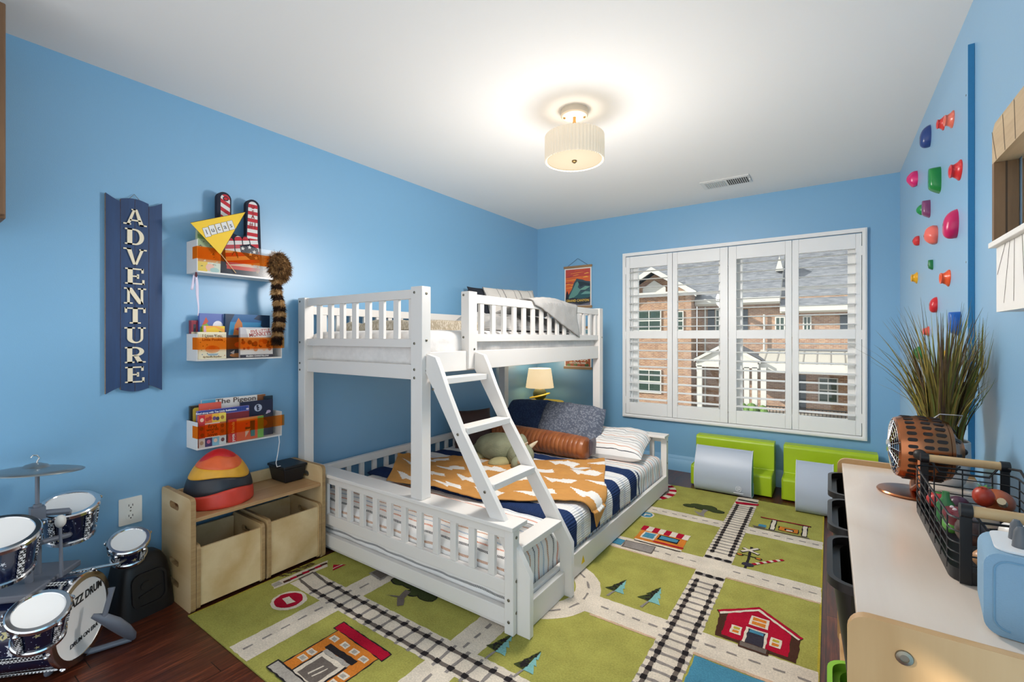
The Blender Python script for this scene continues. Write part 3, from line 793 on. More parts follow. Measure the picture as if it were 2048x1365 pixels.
pane(2.388, 2.456, -2.167, -2.092, 'O'); pane(2.328, 2.369, -2.27, -2.21, 'O', 'Y'); pane(2.473, 2.512, -2.272, -2.21, 'O', 'Y')
dec(rect(2.38, 2.462, -2.305, -2.19), 'W', 5); dec(rect(2.39, 2.452, -2.305, -2.2), 'P', 6); dec(rect(2.395, 2.447, -2.225, -2.205), 'B', 7)
dec(rect(2.37, 2.475, -2.345, -2.303), 'N', 6); dec(rect(2.376, 2.469, -2.338, -2.308), 'T', 7)
# striped market stall, lorry, round sign, kerb
dec([(1.69, -1.63), (1.69, -1.48), (1.965, -1.48), (1.975, -1.63)], 'O', 2)
for i in range(8): x = 1.68 + .0362 * i; dec(rect(x, x + .0362, -1.485, -1.41), 'W' if i % 2 else 'R', 4)
dec(rect(1.715, 1.80, -1.60, -1.50), 'W', 5); dec(rect(1.725, 1.79, -1.585, -1.51), 'B', 6); dec(rect(1.81, 1.93, -1.57, -1.50), 'K', 5); dec(rect(1.82, 1.925, -1.555, -1.51), 'B', 6); dec(rect(1.70, 1.975, -1.652, -1.632), 'W', 5); dec(rect(1.70, 1.975, -1.66, -1.652), 'K', 5)
dec(rect(1.80, 1.975, -1.615, -1.60), 'R', 6)
dec([(1.66, -1.685), (1.84, -1.672), (1.845, -1.775), (1.67, -1.78)], 'T', 4); dec([(1.667, -1.692), (1.833, -1.68), (1.838, -1.768), (1.677, -1.772)], 'D', 5); dec(rect(1.595, 1.662, -1.77, -1.69), 'B', 5)
dec(circ(1.635, -1.225, .05, .055, 24), 'W', 2); dec(circ(1.635, -1.225, .041, .046, 24), 'B', 3); dec([(1.62, -1.25), (1.632, -1.25), (1.632, -1.225), (1.66, -1.225), (1.66, -1.21), (1.62, -1.21)], 'W', 4)
dec(circ(1.52, -.70, .12, .19, 30), 'T', 2)
for i in range(14):
    a = -PI * .55 + PI * 1.1 * i / 14; a2 = -PI * .55 + PI * 1.1 * (i + 1) / 14
    dec([(1.50 + .13 * math.cos(a), -.70 + .2 * math.sin(a)), (1.50 + .185 * math.cos(a), -.70 + .245 * math.sin(a)), (1.50 + .185 * math.cos(a2), -.70 + .245 * math.sin(a2)), (1.50 + .13 * math.cos(a2), -.70 + .2 * math.sin(a2))], 'W' if i % 2 else 'R', 3, False)
for c, rx, ry in (((1.835, -.88), .04, .03), ((1.885, -.85), .05, .04), ((1.955, -.845), .055, .045), ((2.015, -.885), .05, .03), ((1.93, -.895), .05, .02)):
    dec(circ(*c, rx + .005, ry + .005, 14), 'K', 2); dec(circ(*c, rx, ry, 14), 'X', 3)
dec([(1.93, -1.03), (1.97, -1.04), (1.955, -.98), (1.965, -.90), (1.93, -.90), (1.935, -.98), (1.88, -.96)], 'D', 4)
# level crossing
dec(line(2.298, -1.36, 2.303, -1.65, .013), 'K', 4); dec(circ(2.308, -1.60, .03, .022, 16), 'P', 5)
dec(line(2.257, -1.395, 2.344, -1.44, .024), 'K', 4); dec(line(2.335, -1.36, 2.255, -1.455, .024), 'K', 4); dec(line(2.259, -1.396, 2.342, -1.439, .016), 'W', 5); dec(line(2.333, -1.362, 2.257, -1.453, .016), 'W', 6)
dec(line(2.25, -1.485, 2.35, -1.49, .008), 'K', 4)
for x in (2.254, 2.348): dec(circ(x, -1.497, .019, .014, 12), 'K', 5, False); dec(circ(x, -1.497, .013, .009, 12), 'O', 6, False)
for i in range(9): a, c = i / 9, (i + 1) / 9; dec(line(2.33 + .13 * a, -1.58 + .15 * a, 2.33 + .13 * c, -1.58 + .15 * c, .02), 'W' if i % 2 else 'R', 4)
# station
dec(line(2.285, -.826, 2.572, -.826, .018), 'K', 4); dec(line(2.288, -.826, 2.568, -.826, .011), 'R', 5)
for x in (2.368, 2.541): dec(rect(x - .016, x + .016, -1.02, -.835), 'K', 3); dec(rect(x - .011, x + .011, -1.015, -.838), 'W', 4)
dec(rect(2.40, 2.51, -1.0, -.925), 'K', 4); dec(rect(2.405, 2.505, -.995, -.93), 'O', 5); dec(rect(2.435, 2.485, -.985, -.95), 'K', 6); dec(rect(2.445, 2.478, -.985, -.965), 'W', 7)
dec(line(2.27, -1.03, 2.57, -1.035, .014), 'T', 4); dec(rect(2.29, 2.335, -1.0, -.96), 'B', 4); dec(line(2.26, -1.015, 2.33, -1.01, .014), 'T', 4)
# pond
dec([(2.245, -2.497), (2.632, -2.497), (2.632, -3.30), (2.245, -3.30)], 'B', 2)
tag(rug.build('rug'), 'green play rug with woven roads, railway tracks and a red barn', 'rug')

# ============================================================ BENCH WITH BINS
bench = thing('storage_bench', 'birch plywood bench with handle holes, shelf and two bins pushed under it', 'bench', (.17, -3.15, 0))
def holed(T, outer, holes, d0, d1, mat, mb):
    """a panel with holes: front, back and rims"""
    bm = bmesh.new()
    loops = []
    for pts in [outer] + holes:
        vs = [bm.verts.new((p[0], p[1], 0)) for p in pts]; loops.append(vs)
        for i in range(len(vs)): bm.edges.new((vs[i], vs[(i + 1) % len(vs)]))
    bmesh.ops.triangle_fill(bm, edges=bm.edges, use_beauty=True, use_dissolve=False)
    bm.normal_update(); bm.verts.index_update()
    vs = [v.co.copy() for v in bm.verts]; n = len(vs)
    fs = [[v.index for v in (f.verts if f.normal.z > 0 else reversed(f.verts))] for f in bm.faces]
    bm.free()
    P = [T @ Vector((v.x, v.y, d1)) for v in vs] + [T @ Vector((v.x, v.y, d0)) for v in vs]
    F = [tuple(f) for f in fs] + [tuple(i + n for i in reversed(f)) for f in fs]
    mb.add(P, F, mat)
    k = 0; rim = []
    for li, pts in enumerate([outer] + holes):
        m = len(pts); a = sum(pts[i - 1][0] * pts[i][1] - pts[i][0] * pts[i - 1][1] for i in range(m))
        for i in range(m):
            q = (k + i, k + (i + 1) % m, k + (i + 1) % m + n, k + i + n)
            rim.append(q[::-1] if (a > 0) == (li == 0) else q)
        k += m
    mb.add(P, rim, PLY); return mb
SX = Matrix(((1, 0, 0, 0), (0, 0, -1, 0), (0, 1, 0, 0), (0, 0, 0, 1)))   # local xy -> world xz, depth -> -y
def slot(x0, x1, z0, z1): return rrect(x0, x1, z0, z1, (z1 - z0) / 2 - .0005, 4)
outl = rrect(.012, .348, 0, .51, .022)
for y, z0 in ((-3.47, 0), (-2.832, .0)):
    T = Matrix.Translation((0, y, 0)) @ SX
    holed(T, outl, [slot(.11, .215, .43, .462), slot(.11, .215, .17, .2), slot(.11, .215, .075, .105)], -.001, .019, BIRCH, MB()).build('side_panel', bench, bevel=.0025)
MB().box(.018, .335, -3.47, -2.853, .398, .416, BIRCHX).build('shelf', bench, bevel=.003)
MB().box(.018, .034, -3.47, -2.853, .416, .478, BIRCH).build('back_rail', bench, bevel=.003)
def bin_(y0, y1, lab, h):
    t = thing('storage_bin', lab, 'bin', (.18, (y0 + y1) / 2, 0), 'plywood bins under the bench')
    o = rrect(.04, .348, .0, h, .02)
    for y in (y0, y1 - .016):
        T = Matrix.Translation((0, y + .016, .0075)) @ SX
        holed(T, o, [slot(.14, .24, h - .075, h - .045)], 0, .016, BIRCH, MB()).build('side_panel', t, bevel=.002)
    MB().box(.328, .342, y0 + .017, y1 - .017, .02, h - .01, BIRCH).build('front_panel', t, bevel=.002)
    MB().box(.046, .06, y0 + .017, y1 - .017, .02, h - .01, BIRCH).build('back_panel', t, bevel=.002)
    MB().box(.06, .328, y0 + .017, y1 - .017, .02, .03, BIRCH).build('bottom_panel', t)
bin_(-3.466, -3.165, 'plywood bin under the left half of the bench, below the stepping stones', .29)
bin_(-3.15, -2.856, 'plywood bin under the right half of the bench, below the black box', .30)
# stacked stepping stones
cols = [('d8412f', 'orange red stepping stone, widest, at the bottom of the stack'), ('23262e', 'dark navy stepping stone, second from the bottom of the stack'), ('e2a42c', 'yellow stepping stone in the middle of the stack'), ('e4622f', 'orange stepping stone just under the red top one'), ('c4161c', 'red stepping stone on top of the stack on the bench')]
lev = [.417, .487, .549, .597, .638, .674]; rad = [.149, .132, .113, .088, .055]
CCy = -3.30
def stone(i):
    z0, z1 = lev[i], lev[i + 1]; m = M(cols[i][0], .42, bump=(60, .1, .003), var=.1, vscale=20, name='stone_' + cols[i][0])
    def dome(r): return .417 + .257 * math.sqrt(max(0, 1 - (r / .15) ** 2)) * (1 - .0)
    b = MB(); n = 72; prs = []
    ph = (.3, 1.7, 3.3, 5.0, 2.2)
    def zw(t, k): return 0 if k == 0 else (.010 * math.sin(2 * t + ph[k % 5]) + .004 * math.sin(3 * t + k))
    rows = []
    def prof(z): 
        q = max(0, min(1, (z - .417) / .257)); return .149 * (1 - q ** 2.2) ** .62
    K = 9
    for j in range(K + 1):
        ring = []
        for k in range(n):
            t = 2 * PI * k / n; a, c = z0 + zw(t, i), (z1 + zw(t, i + 1)) if i < 4 else z1
            if i == 4: z = a + (c - a) * math.sin(PI / 2 * j / K)
            else: z = a + (c - a) * j / K
            r = prof(z) + (.0025 if 0 < j < K else -.001)
            if j == K and i == 4: r = .0005
            ring.append((.166 + r * math.cos(t), CCy + r * math.sin(t), z))
        rows.append(ring)
    if i < 4:
        rows.append([(.166 + (x - .166) * .8, CCy + (y - CCy) * .8, z) for x, y, z in rows[-1]])
    vs = [v for q in rows for v in q]
    fs = [(a * n + k, a * n + (k + 1) % n, (a + 1) * n + (k + 1) % n, (a + 1) * n + k) for a in range(len(rows) - 1) for k in range(n)]
    b.add(vs, fs + [tuple(range(n))[::-1]], m)
    tag(b.build('stepping_stone', angle=1.2), cols[i][1], 'stepping stone', 'nested stepping stones on the bench')
for i in range(5): stone(i)
# black lidded box
bx = thing('storage_box', 'small black lidded plastic box on the right end of the bench', 'box', (.115, -2.915, .417))
BB = M('17181c', .42, name='black_box_plastic'); b = MB()
lo = [(.045, -2.975), (.19, -2.975), (.19, -2.872), (.045, -2.872)]; hi = [(.033, -2.988), (.203, -2.988), (.203, -2.857), (.033, -2.857)]
b.add([(x, y, .417) for x, y in lo] + [(x, y, .497) for x, y in hi], [(3, 2, 1, 0), (4, 5, 6, 7), (0, 1, 5, 4), (1, 2, 6, 5), (2, 3, 7, 6), (3, 0, 4, 7)], BB); b.build('body', bx, bevel=.006)
MB().box(.029, .208, -2.993, -2.854, .497, .512, BB).build('lid', bx, bevel=.004)
pts = [(.122, -2.975, .679), (.124, -2.972, .64), (.128, -2.985, .57), (.14, -3.0, .53), (.16, -3.005, .513), (.17, -2.99, .5165)]
b = MB().tube(pts, .0022, WHITEP, 8); tag(b.build('cord'), 'thin white cord hanging from the lowest book shelf onto the black box', 'cord')

# ============================================================ WALL OUTLET
ot = thing('wall_outlet', 'white double wall outlet on the blue wall above the drum kit', 'outlet', (0, -3.607, .424))
OUT = M('e9e6de', .35, name='outlet_plastic')
MB().prism(LW(0), rrect(-3.65, -3.564, .363, .486, .004), 0, .005, OUT).build('cover_plate', ot, bevel=.002)
for z in (.448, .40):
    b = MB(); b.prism(LW(0), rrect(-3.624, -3.59, z - .017, z + .017, .012), .005, .0075, OUT)
    for y in (-3.614, -3.60): b.poly(LW(0), rect(y - .0013, y + .0013, z - .002, z + .008), .0077, BLACKP)
    b.poly(LW(0), circ(-3.607, z - .008, .003, .003, 10), .0077, BLACKP); b.build('receptacle', ot)
MB().lathe(LW(.005, -3.607, .424) @ Matrix.Identity(4), [(0, .002), (.003, .001), (.0035, 0)], STEEL, 10).build('screw', ot)

# ============================================================ SIGN
sg_ = thing('wall_sign', 'tall navy plank sign with cream letters reading ADVENTURE', 'sign', (0, -3.594, 1.43))
NAVY = wood('navy_stained_plank', '1a3358', '234470', 2, .55, 1.2); CREAM = M('e4d8bd', .5, name='letter_cream')
ys = [-3.70, -3.647, -3.594, -3.541, -3.488]
def ztop(y):
    c = (y + 3.594) / .106; a = abs(c)
    return 1.862 + .012 * math.cos(a * PI * 1.0) if a < .5 else 1.85 + .028 * ((a - .5) / .5) ** 1.3
for i in range(4):
    y0, y1 = ys[i] + .0008, ys[i + 1] - .0008; p = []
    for k in range(11): y = y0 + (y1 - y0) * k / 10; p.append((y, ztop(y)))
    for k in range(11): y = y1 + (y0 - y1) * k / 10; p.append((y, 2.852 - ztop(y)))
    MB().prism(LW(0), p, .002, .016, NAVY, PLY).build('plank', sg_, bevel=.0015)
for z in (1.62, 1.24): MB().box(.0005, .002, -3.68, -3.51, z - .02, z + .02, NAVY).build('batten', sg_)
MB().tube([(.010, -3.612, 1.874), (.006, -3.594, 1.897), (.010, -3.576, 1.874)], .0012, STEEL, 6).build('hanging_wire', sg_)
def slab_letter(ch):
    s = .085; o = []; R_ = lambda a, c, d, e: o.append([(a, d), (c, d), (c, e), (a, e)])
    def serif(x, y, w=.34): R_(x - w / 2, x + w / 2, y - s / 2 if y else 0, y + s / 2 if y else s) if 0 < y < 1 else R_(x - w / 2, x + w / 2, 0 if y == 0 else 1 - s, s if y == 0 else 1)
    if ch in 'AV':
        f = (lambda y: y) if ch == 'A' else (lambda y: 1 - y)
        for side in (1, -1):
            X = lambda x: .5 + side * x
            wd_ = .085 if (side == 1) == (ch == 'A') else .05
            o.append([(X(-.02), f(1)), (X(.09), f(1)), (X(.40), f(0)), (X(.40 - 2 * wd_ - .04), f(0))])
        if ch == 'A': R_(.25, .75, .26, .26 + s); R_(.33, .52, .93, 1)
        for x in (.14, .86): serif(x, 0 if ch == 'A' else 1, .34)
    if ch in 'DR':
        R_(.14, .36, 0, 1); h0 = 0 if ch == 'D' else .42
        cy, ry = (1 + h0) / 2, (1 - h0) / 2
        pts = [(.36, 1)] + [(.5 + .40 * math.cos(t), cy + ry * math.sin(t)) for t in [PI / 2 - PI * k / 14 for k in range(15)]] + [(.36, h0), (.36, h0 + s)]
        pts += [(.48 + .22 * math.cos(t), cy + (ry - s) * math.sin(t)) for t in [-PI / 2 + PI * k / 14 for k in range(15)]] + [(.36, 1 - s)]
        o.append(pts); R_(.04, .36, 1 - s, 1)
        R_(.04, .46 if ch == 'R' else .36, 0, s)
        if ch == 'R': o.append([(.42, .46), (.64, .46), (.86, 0), (.62, 0)]); R_(.62, .98, 0, s)
    if ch == 'E':
        R_(.16, .38, 0, 1); R_(.05, .86, 1 - s, 1); R_(.05, .9, 0, s); R_(.38, .62, .46, .46 + s); R_(.78, .88, .72, 1); R_(.82, .92, 0, .3); R_(.58, .67, .36, .64)
    if ch == 'N':
        R_(.14, .25, 0, 1); R_(.75, .86, 0, 1); o.append([(.10, 1), (.34, 1), (.88, 0), (.66, 0)]); R_(0, .38, 0, s); R_(0, .2, 1 - s, 1); R_(.62, 1, 1 - s, 1)
    if ch == 'T':
        R_(.39, .61, 0, 1); R_(.05, .95, 1 - s, 1); R_(.25, .75, 0, s); R_(.03, .13, .68, 1); R_(.87, .97, .68, 1)
    if ch == 'U':
        pts = [(.14, 1), (.14, .32)] + [(.5 + .36 * math.cos(t), .32 + .32 * math.sin(t)) for t in [PI + PI * k / 14 for k in range(15)]] + [(.86, 1), (.75, 1), (.75, .32)]
        pts += [(.555 + .195 * math.cos(t), .32 + .235 * math.sin(t)) for t in [-PI * k / 14 for k in range(15)]] + [(.36, 1)]
        o.append(pts); R_(.02, .48, 1 - s, 1); R_(.62, .98, 1 - s, 1)
    return o
for i, ch in enumerate('ADVENTURE'):
    cz = 1.787 - .0913 * i; b = MB()
    for p in slab_letter(ch):
        b.prism(LW(0), [(-3.594 + (x - .5) * .082, cz + (y - .5) * .074) for x, y in p], .016, .022, CREAM)
    b.build('letter', sg_)

# ============================================================ WALL SHELVES AND WHAT STANDS IN THEM
SHW = M('e6e3df', .4, name='shelf_white')
def book_ledge(z, h, lab, y1):
    y0 = -3.381
    t = thing('wall_shelf', lab, 'shelf', (0, (y0 + y1) / 2, z), 'white book ledges on the blue wall')
    MB().box(.001, .124, y0 + .004, y1 - .004, z, z + .008, SHW).build('base', t, bevel=.001)
    MB().box(.001, .005, y0 + .004, y1 - .004, z + .008, z + .06, SHW).build('back_rail', t)
    for y in (y0, y1 - .004): MB().box(.001, .124, y, y + .004, z, z + h, SHW).build('side_panel', t, bevel=.001)
    MB().box(.1245, .1265, y0, y1, z, z + h, CLEAR).build('clear_front', t)
    b = MB(); zb = z + h * .42
    b.poly(LW(.1272), rect(y0 - .001, y1 + .012, zb, zb + .06), 0, ORANGE); b.poly(frame((0, y0 - .001, 0), (1, 0, 0), (0, 0, 1)), rect(.074, .1272, zb, zb + .06), 0, ORANGE); b.poly(frame((0, y1 + .001, 0), (1, 0, 0), (0, 0, 1)), rect(.1, .1272, zb, zb + .06), 0, ORANGE)
    b.build('front_band', t); t.children and None
    return t
book_ledge(1.55, .162, 'top white book ledge with an orange band, holding a foam hand', -2.958)
book_ledge(1.112, .135, 'middle white book ledge with an orange band, below the fur cap tail', -2.958)
book_ledge(.674, .137, 'lowest white book ledge with an orange band, above the stepping stones', -2.958)
PAGE = M('ece5d6', .8, name='page_paper')


def book(name_lab, y0, y1, z0, z1, x0, t, cover, decor=(), titles=(), lean=0):
    """a book standing with its cover to the room; decor: (polygon in 0..1 cover space, colour)"""
    th = thing('book', name_lab, 'book', (x0, (y0 + y1) / 2, z0), 'picture books on the ledges')
    w, h = y1 - y0, z1 - z0
    T = Matrix.Translation((x0, y0, z0)) @ Matrix.Rotation(-math.radians(lean), 4, 'Y') @ LW(0)
    cm = M(cover, .35, name='cover_' + cover); b = MB(); e = .0016
    b.prism(T, rect(0, w, 0, h), 0, e, cm); b.prism(T, rect(0, w, 0, h), t - e, t, cm); b.prism(T, rect(0, e, 0, h), e, t - e, cm)
    lv = 0
    for p, c in decor:
        lv += 1; b.poly(T, [(min(1, max(0, x)) * w, min(1, max(0, y)) * h) for x, y in p], t + .00003 * lv, M(c, .35, name='print_' + c))
    b.build('cover', th)
    MB().prism(T, rect(e, w - .0015, .0015, h - .0015), e, t - e, PAGE).build('pages', th)
    for s, cx, cy, sz, c, *r in titles:
        rot = Matrix.Rotation(math.radians(r[0]), 4, 'Z') if r else Matrix.Identity(4)
        text(s, T @ Matrix.Translation((cx * w, cy * h, t + .0012)) @ rot, sz, M(c, .4, name='ink_' + c), 'title', th, .0002, sx=r[1] if len(r) > 1 else 1, bold=.0004)
    return th
def C(x, y, r, asp=1, n=16): return circ(x, y, r, r * asp, n)
rr = random.Random(11)
def hearts(n, cols): return [(C(rr.uniform(.06, .94), rr.uniform(.05, .95), .022, .9, 6), rr.choice(cols)) for _ in range(n)]
# --- top ledge
an = [(rect(0, 1, .62, 1), '9db07c'), (rect(0, 1, .80, .9), '6f8f56'), (rect(0, 1, .25, .62), 'cf9a55'), (rect(0, .45, 0, .25), 'e7c94a'), (rect(.45, 1, 0, .25), 'cfd9c8')]
for _ in range(26): x, y = rr.uniform(.05, .9), rr.uniform(.1, .95); an.append(([(x, y), (x + rr.uniform(.05, .14), y + .01), (x + .08, y + rr.uniform(.02, .06))], rr.choice(['4a4438', 'dfe0d2', '7c5a38', '5d7a48', 'b9c3a8'])))
an += [(C(.55, .13, .18, .5), 'e8b8a4'), (C(.75, .07, .2, .3), '9fc4c0')]
book('animal picture book in greens standing on the top ledge behind the pennant', -3.374, -3.266, 1.5585, 1.762, .075, .024, 'b7bf95', an, lean=-4)
# foam hand
fh = thing('foam_hand', 'big navy foam hand with red, white and starred print on the top ledge', 'foam hand', (.04, -3.14, 1.56))
FN = M('1d2233', .9, bump=(200, .2), name='navy_foam'); FRD = M('b8202f', .7, name='print_red'); FWH = M('d9d8d6', .7, name='print_white')
yA, yB = -3.2655, -3.024
fing = lambda a, c, z0, z1: [(a, z0)] + [((a + c) / 2 + (c - a) / 2 * math.cos(t), z1 - (c - a) / 2 + (c - a) / 2 * math.sin(t)) for t in [PI - PI * k / 12 for k in range(13)]] + [(c, z0)]
out = [(-3.252, 1.5585), (-3.252, 1.72), (-3.2655, 1.80)] + fing(-3.2655, -3.197, 1.82, 1.992)[1:-1] + [(-3.197, 1.79), (-3.183, 1.782), (-3.15, 1.770), (-3.122, 1.785)] + fing(-3.122, -3.05, 1.80, 1.988)[1:-1] + [(-3.042, 1.70), (-3.03, 1.5585)]
T = LW(0) @ Matrix.Identity(4)
MB().prism(T, out, .03, .062, FN).build('foam_body', fh, bevel=.004)
b = MB(); ins = .062
def clipband(poly, z0, z1, slope, yc):
    # keep the part of poly between two slanted lines (Sutherland-Hodgman)
    def cut(p, f):
        o = []
        for i in range(len(p)):
            a, c = p[i - 1], p[i]; fa, fc = f(a), f(c)
            if fa >= 0: o.append(a)
            if (fa >= 0) != (fc >= 0): t = fa / (fa - fc); o.append((a[0] + (c[0] - a[0]) * t, a[1] + (c[1] - a[1]) * t))
        return o
    p = cut(poly, lambda q: q[1] - (z0 + slope * (q[0] - yc)))
    return cut(p, lambda q: (z1 + slope * (q[0] - yc)) - q[1]) if p else p
def striped(poly, zs, ze, step, slope, yc, d, m0=FWH, m1=FRD):
    b.poly(T, poly, d, m0); z = zs
    while z < ze:
        q = clipband(poly, z, z + step, slope, yc)
        if len(q) > 2: b.poly(T, q, d + .0004, m1)
        z += 2 * step
lf_ = fing(-3.249, -3.204, 1.80, 1.981); rf_ = fing(-3.111, -3.062, 1.77, 1.976); rf_[0] = (-3.118, 1.77)
striped(lf_, 1.80, 1.99, .021, -.5, -3.23, ins + .0004); striped(rf_, 1.785, 1.98, .0195, .0, -3.09, ins + .0004)
fist = [(-3.222, 1.61), (-3.228, 1.70)] + circ(-3.205, 1.735, .02, .024, 10, PI, .2) + circ(-3.162, 1.748, .021, .026, 10, PI, .2) + circ(-3.125, 1.752, .018, .024, 10, PI, .2) + [(-3.105, 1.772), (-3.062, 1.772), (-3.052, 1.69), (-3.05, 1.61)]
striped(fist, 1.625, 1.78, .021, .18, -3.15, ins + .0004)
b.poly(T, [(-3.155, 1.725), (-3.105, 1.74), (-3.06, 1.72), (-3.052, 1.66), (-3.10, 1.655), (-3.15, 1.69)], ins + .0012, FN)
for y, z in ((-3.14, 1.71), (-3.105, 1.722), (-3.10, 1.685), (-3.07, 1.668), (-3.08, 1.70)): b.poly(T, star(y, z, .012), ins + .0016, FWH)
for p in ([(-3.183, 1.752), (-3.18, 1.70), (-3.17, 1.665)], [(-3.143, 1.757), (-3.14, 1.73), (-3.135, 1.715)], [(-3.107, 1.765), (-3.10, 1.735), (-3.09, 1.72)], [(-3.195, 1.665), (-3.185, 1.685), (-3.17, 1.685), (-3.165, 1.655)]):
    for a, c in zip(p, p[1:]): b.poly(T, line(*a, *c, .004), ins + .0018, FN)
b.poly(T, circ(-3.225, 1.958, .014, .012, 14), ins + .002, FN); b.poly(T, circ(-3.225, 1.958, .010, .008, 14), ins + .0022, FRD)
b.poly(T, rect(-3.22, -3.05, 1.592, 1.612), ins + .001, M('c83a2a', .7)); 
for y, z in ((-3.09, 1.63), (-3.06, 1.62), (-3.062, 1.592)): b.poly(T, star(y, z, .011), ins + .0012, M('c98a3a', .7))
b.build('front_print', fh)
for s, z in (('U', 1.945), ('S', 1.918), ('A', 1.892)): text(s, LW(ins + .0018, -3.087, z), .026, M('8f1c26', .6), 'lettering', fh, .0003, bold=.0006)
text('#1', LW(ins + .0018, -3.087, 1.845), .05, M('8f1c26', .6), 'lettering', fh, .0003, sx=.75)
text('OUTLAWS', LW(ins + .0018, -3.135, 1.60), .022, M('d9d8d6', .6), 'lettering', fh, .0003, bold=.0004) if False else None
# pennant on a stick
pe = thing('pennant', 'yellow paper pennant with five hand lettered white slips on a stick', 'pennant', (.13, -3.27, 1.56))
YP = M('edc22a', .6, var=.06, name='yellow_card'); EDGE = M('4a3f22', .7, name='pencil_brown'); INK = M('35343a', .7, name='ink')
TP = frame((.131, 0, 0), (0, 1, 0), (0, 0, 1)); A, B_, Cc = (-3.412, 1.784), (-3.158, 1.893), (-3.279, 1.648)
b = MB(); b.prism(TP, [A, B_, Cc], .0, .0012, YP)
for p, q in ((A, B_), (B_, Cc)): b.poly(TP, line(*p, *q, .0022), .0013, EDGE)
d = Vector((.95, .34)).normalized(); n2 = Vector((-d.y, d.x)); c0 = Vector((-3.343, 1.755)); b.build('flag', pe)
b = MB()
for i in range(5):
    c = c0 + d * (.031 * i) + n2 * (-.004 if i == 0 else .003 * i)
    q = [tuple(c + d * x + n2 * y) for x, y in ((-.014, -.024), (.015, -.022), (.014, .024), (-.013, .022))]
    b.poly(TP, q, .0016, FWH)
    for k in range(4): b.poly(TP, line(*q[k], *q[(k + 1) % 4], .0011), .0018, INK)
b.build('paper_slips', pe)
for i, ch in enumerate('lucas'):
    c = c0 + d * (.031 * i) + n2 * (-.004 if i == 0 else .003 * i)
    text(ch, frame((.1332, c.x, c.y), (0, d.x, d.y), (0, n2.x, n2.y)), .034, INK, 'lettering', pe, .0001)
MB().tube([(.131, -3.279, 1.655), (.131, -3.205, 1.5645)], .0022, DOWEL, 8).build('stick', pe)
# fur cap with a ringed tail
def fur(name, hexs, rough=.9):
    t = NT(name); f = t.noise(t.obj(), 40, 4); t.color(t.ramp(f, [(.3, hexs[0]), (.5, hexs[1]), (.72, hexs[2])])); t.b.inputs['Roughness'].default_value = rough; t.b.inputs['Specular IOR Level'].default_value = .2; return t.m
FUR = fur('brown_fur', ('3c2817', '7a5734', 'a98457')); FDK = fur('dark_fur', ('19110c', '2e1d13', '4a3020')); FLT = fur('tan_fur', ('6b4a2a', 'a67f50', 'c9a678'))
cap = thing('fur_cap', 'brown fur cap with a ringed raccoon tail hanging from the top ledge', 'cap', (.1, -2.96, 1.6))
rf = random.Random(5)
def hairs(b, pts, mats, L, spread, down=(0, 0, -1), w=.0016):
    for (p, nrm, m) in pts:
        d = (Vector(nrm) * rf.uniform(.4, 1) + Vector(down) * rf.uniform(.3, 1.0) + Vector((rf.uniform(-1, 1), rf.uniform(-1, 1), rf.uniform(-1, 1))) * spread).normalized() * L * rf.uniform(.5, 1.2)
        s = d.cross(Vector((rf.uniform(-1, 1), rf.uniform(-1, 1), rf.uniform(-1, 1)))).normalized() * w
        p = Vector(p); b.add([p - s, p + s, p + d * .6 + s * .5, p + d], [(0, 1, 2, 3)], m)
b = MB(); cc = Vector((.112, -2.972, 1.625)); sc_ = (.045, .062, .082); TH = Matrix.Rotation(.12, 4, 'X')
b.ball(cc, sc_, FUR, T=TH, n=24); pts = []
for _ in range(3000):
    v = Vector((rf.gauss(0, 1), rf.gauss(0, 1), rf.gauss(0, 1))).normalized()
    p = TH @ Vector((v.x * sc_[0], v.y * sc_[1], v.z * sc_[2])); pts.append((cc + p, v, FUR if rf.random() < .8 else (FDK if rf.random() < .6 else FLT)))
hairs(b, pts, None, .026, .5); b.build('cap_body', cap)
b = MB(); path = [(.118, -2.985, 1.56), (.126, -2.99, 1.48), (.132, -2.975, 1.40), (.136, -2.98, 1.32), (.138, -2.99, 1.25), (.138, -2.996, 1.19)]
def at(s):
    k = min(len(path) - 2, int(s * (len(path) - 1))); f = s * (len(path) - 1) - k; return Vector(path[k]).lerp(Vector(path[k + 1]), f)
def tailm(s): return FDK if s > .86 or int(s * 13) % 2 == 1 else FLT
for i in range(26):
    s0, s1 = i / 26, (i + 1) / 26; r = lambda s: .017 + .008 * math.sin(PI * min(1, s * 1.05))
    b.tube([at(s0), at(s1)], [r(s0), r(s1)], tailm((s0 + s1) / 2), 12, caps=False)
pts = []
for _ in range(3600):
    s = rf.random(); a = rf.uniform(0, 2 * PI); nrm = Vector((math.cos(a), math.sin(a), 0)); pts.append((at(s) + nrm * (.017 + .008 * math.sin(PI * s)), nrm, tailm(s)))
hairs(b, pts, None, .02, .35); b.build('tail', cap)
# ribbon
RB = M('d6cde0', .6, name='lilac_ribbon'); b = MB()
b.tube([(.128, -3.386, 1.548), (.13, -3.386, 1.535), (.126, -3.386, 1.52)], [.004, .006, .003], M('5a2630', .6), 8)
def rib(u, v): z = 1.535 - .2 * v; return (.128 + .004 * math.sin(9 * v), -3.386 + (u - .5) * (.009 + .004 * math.sin(5 * v)) + .008 * v * math.sin(3 * v) + .006 * v, z)
b.grid(rib, 3, 20, RB)
b.grid(lambda u, v: (.127, -3.392 + (u - .5) * .012 - .012 * v, 1.535 - .075 * v), 2, 6, RB)
tag(b.build('ribbon', solid=.0004), 'pale lilac ribbon hanging from the left corner of the top ledge', 'ribbon')
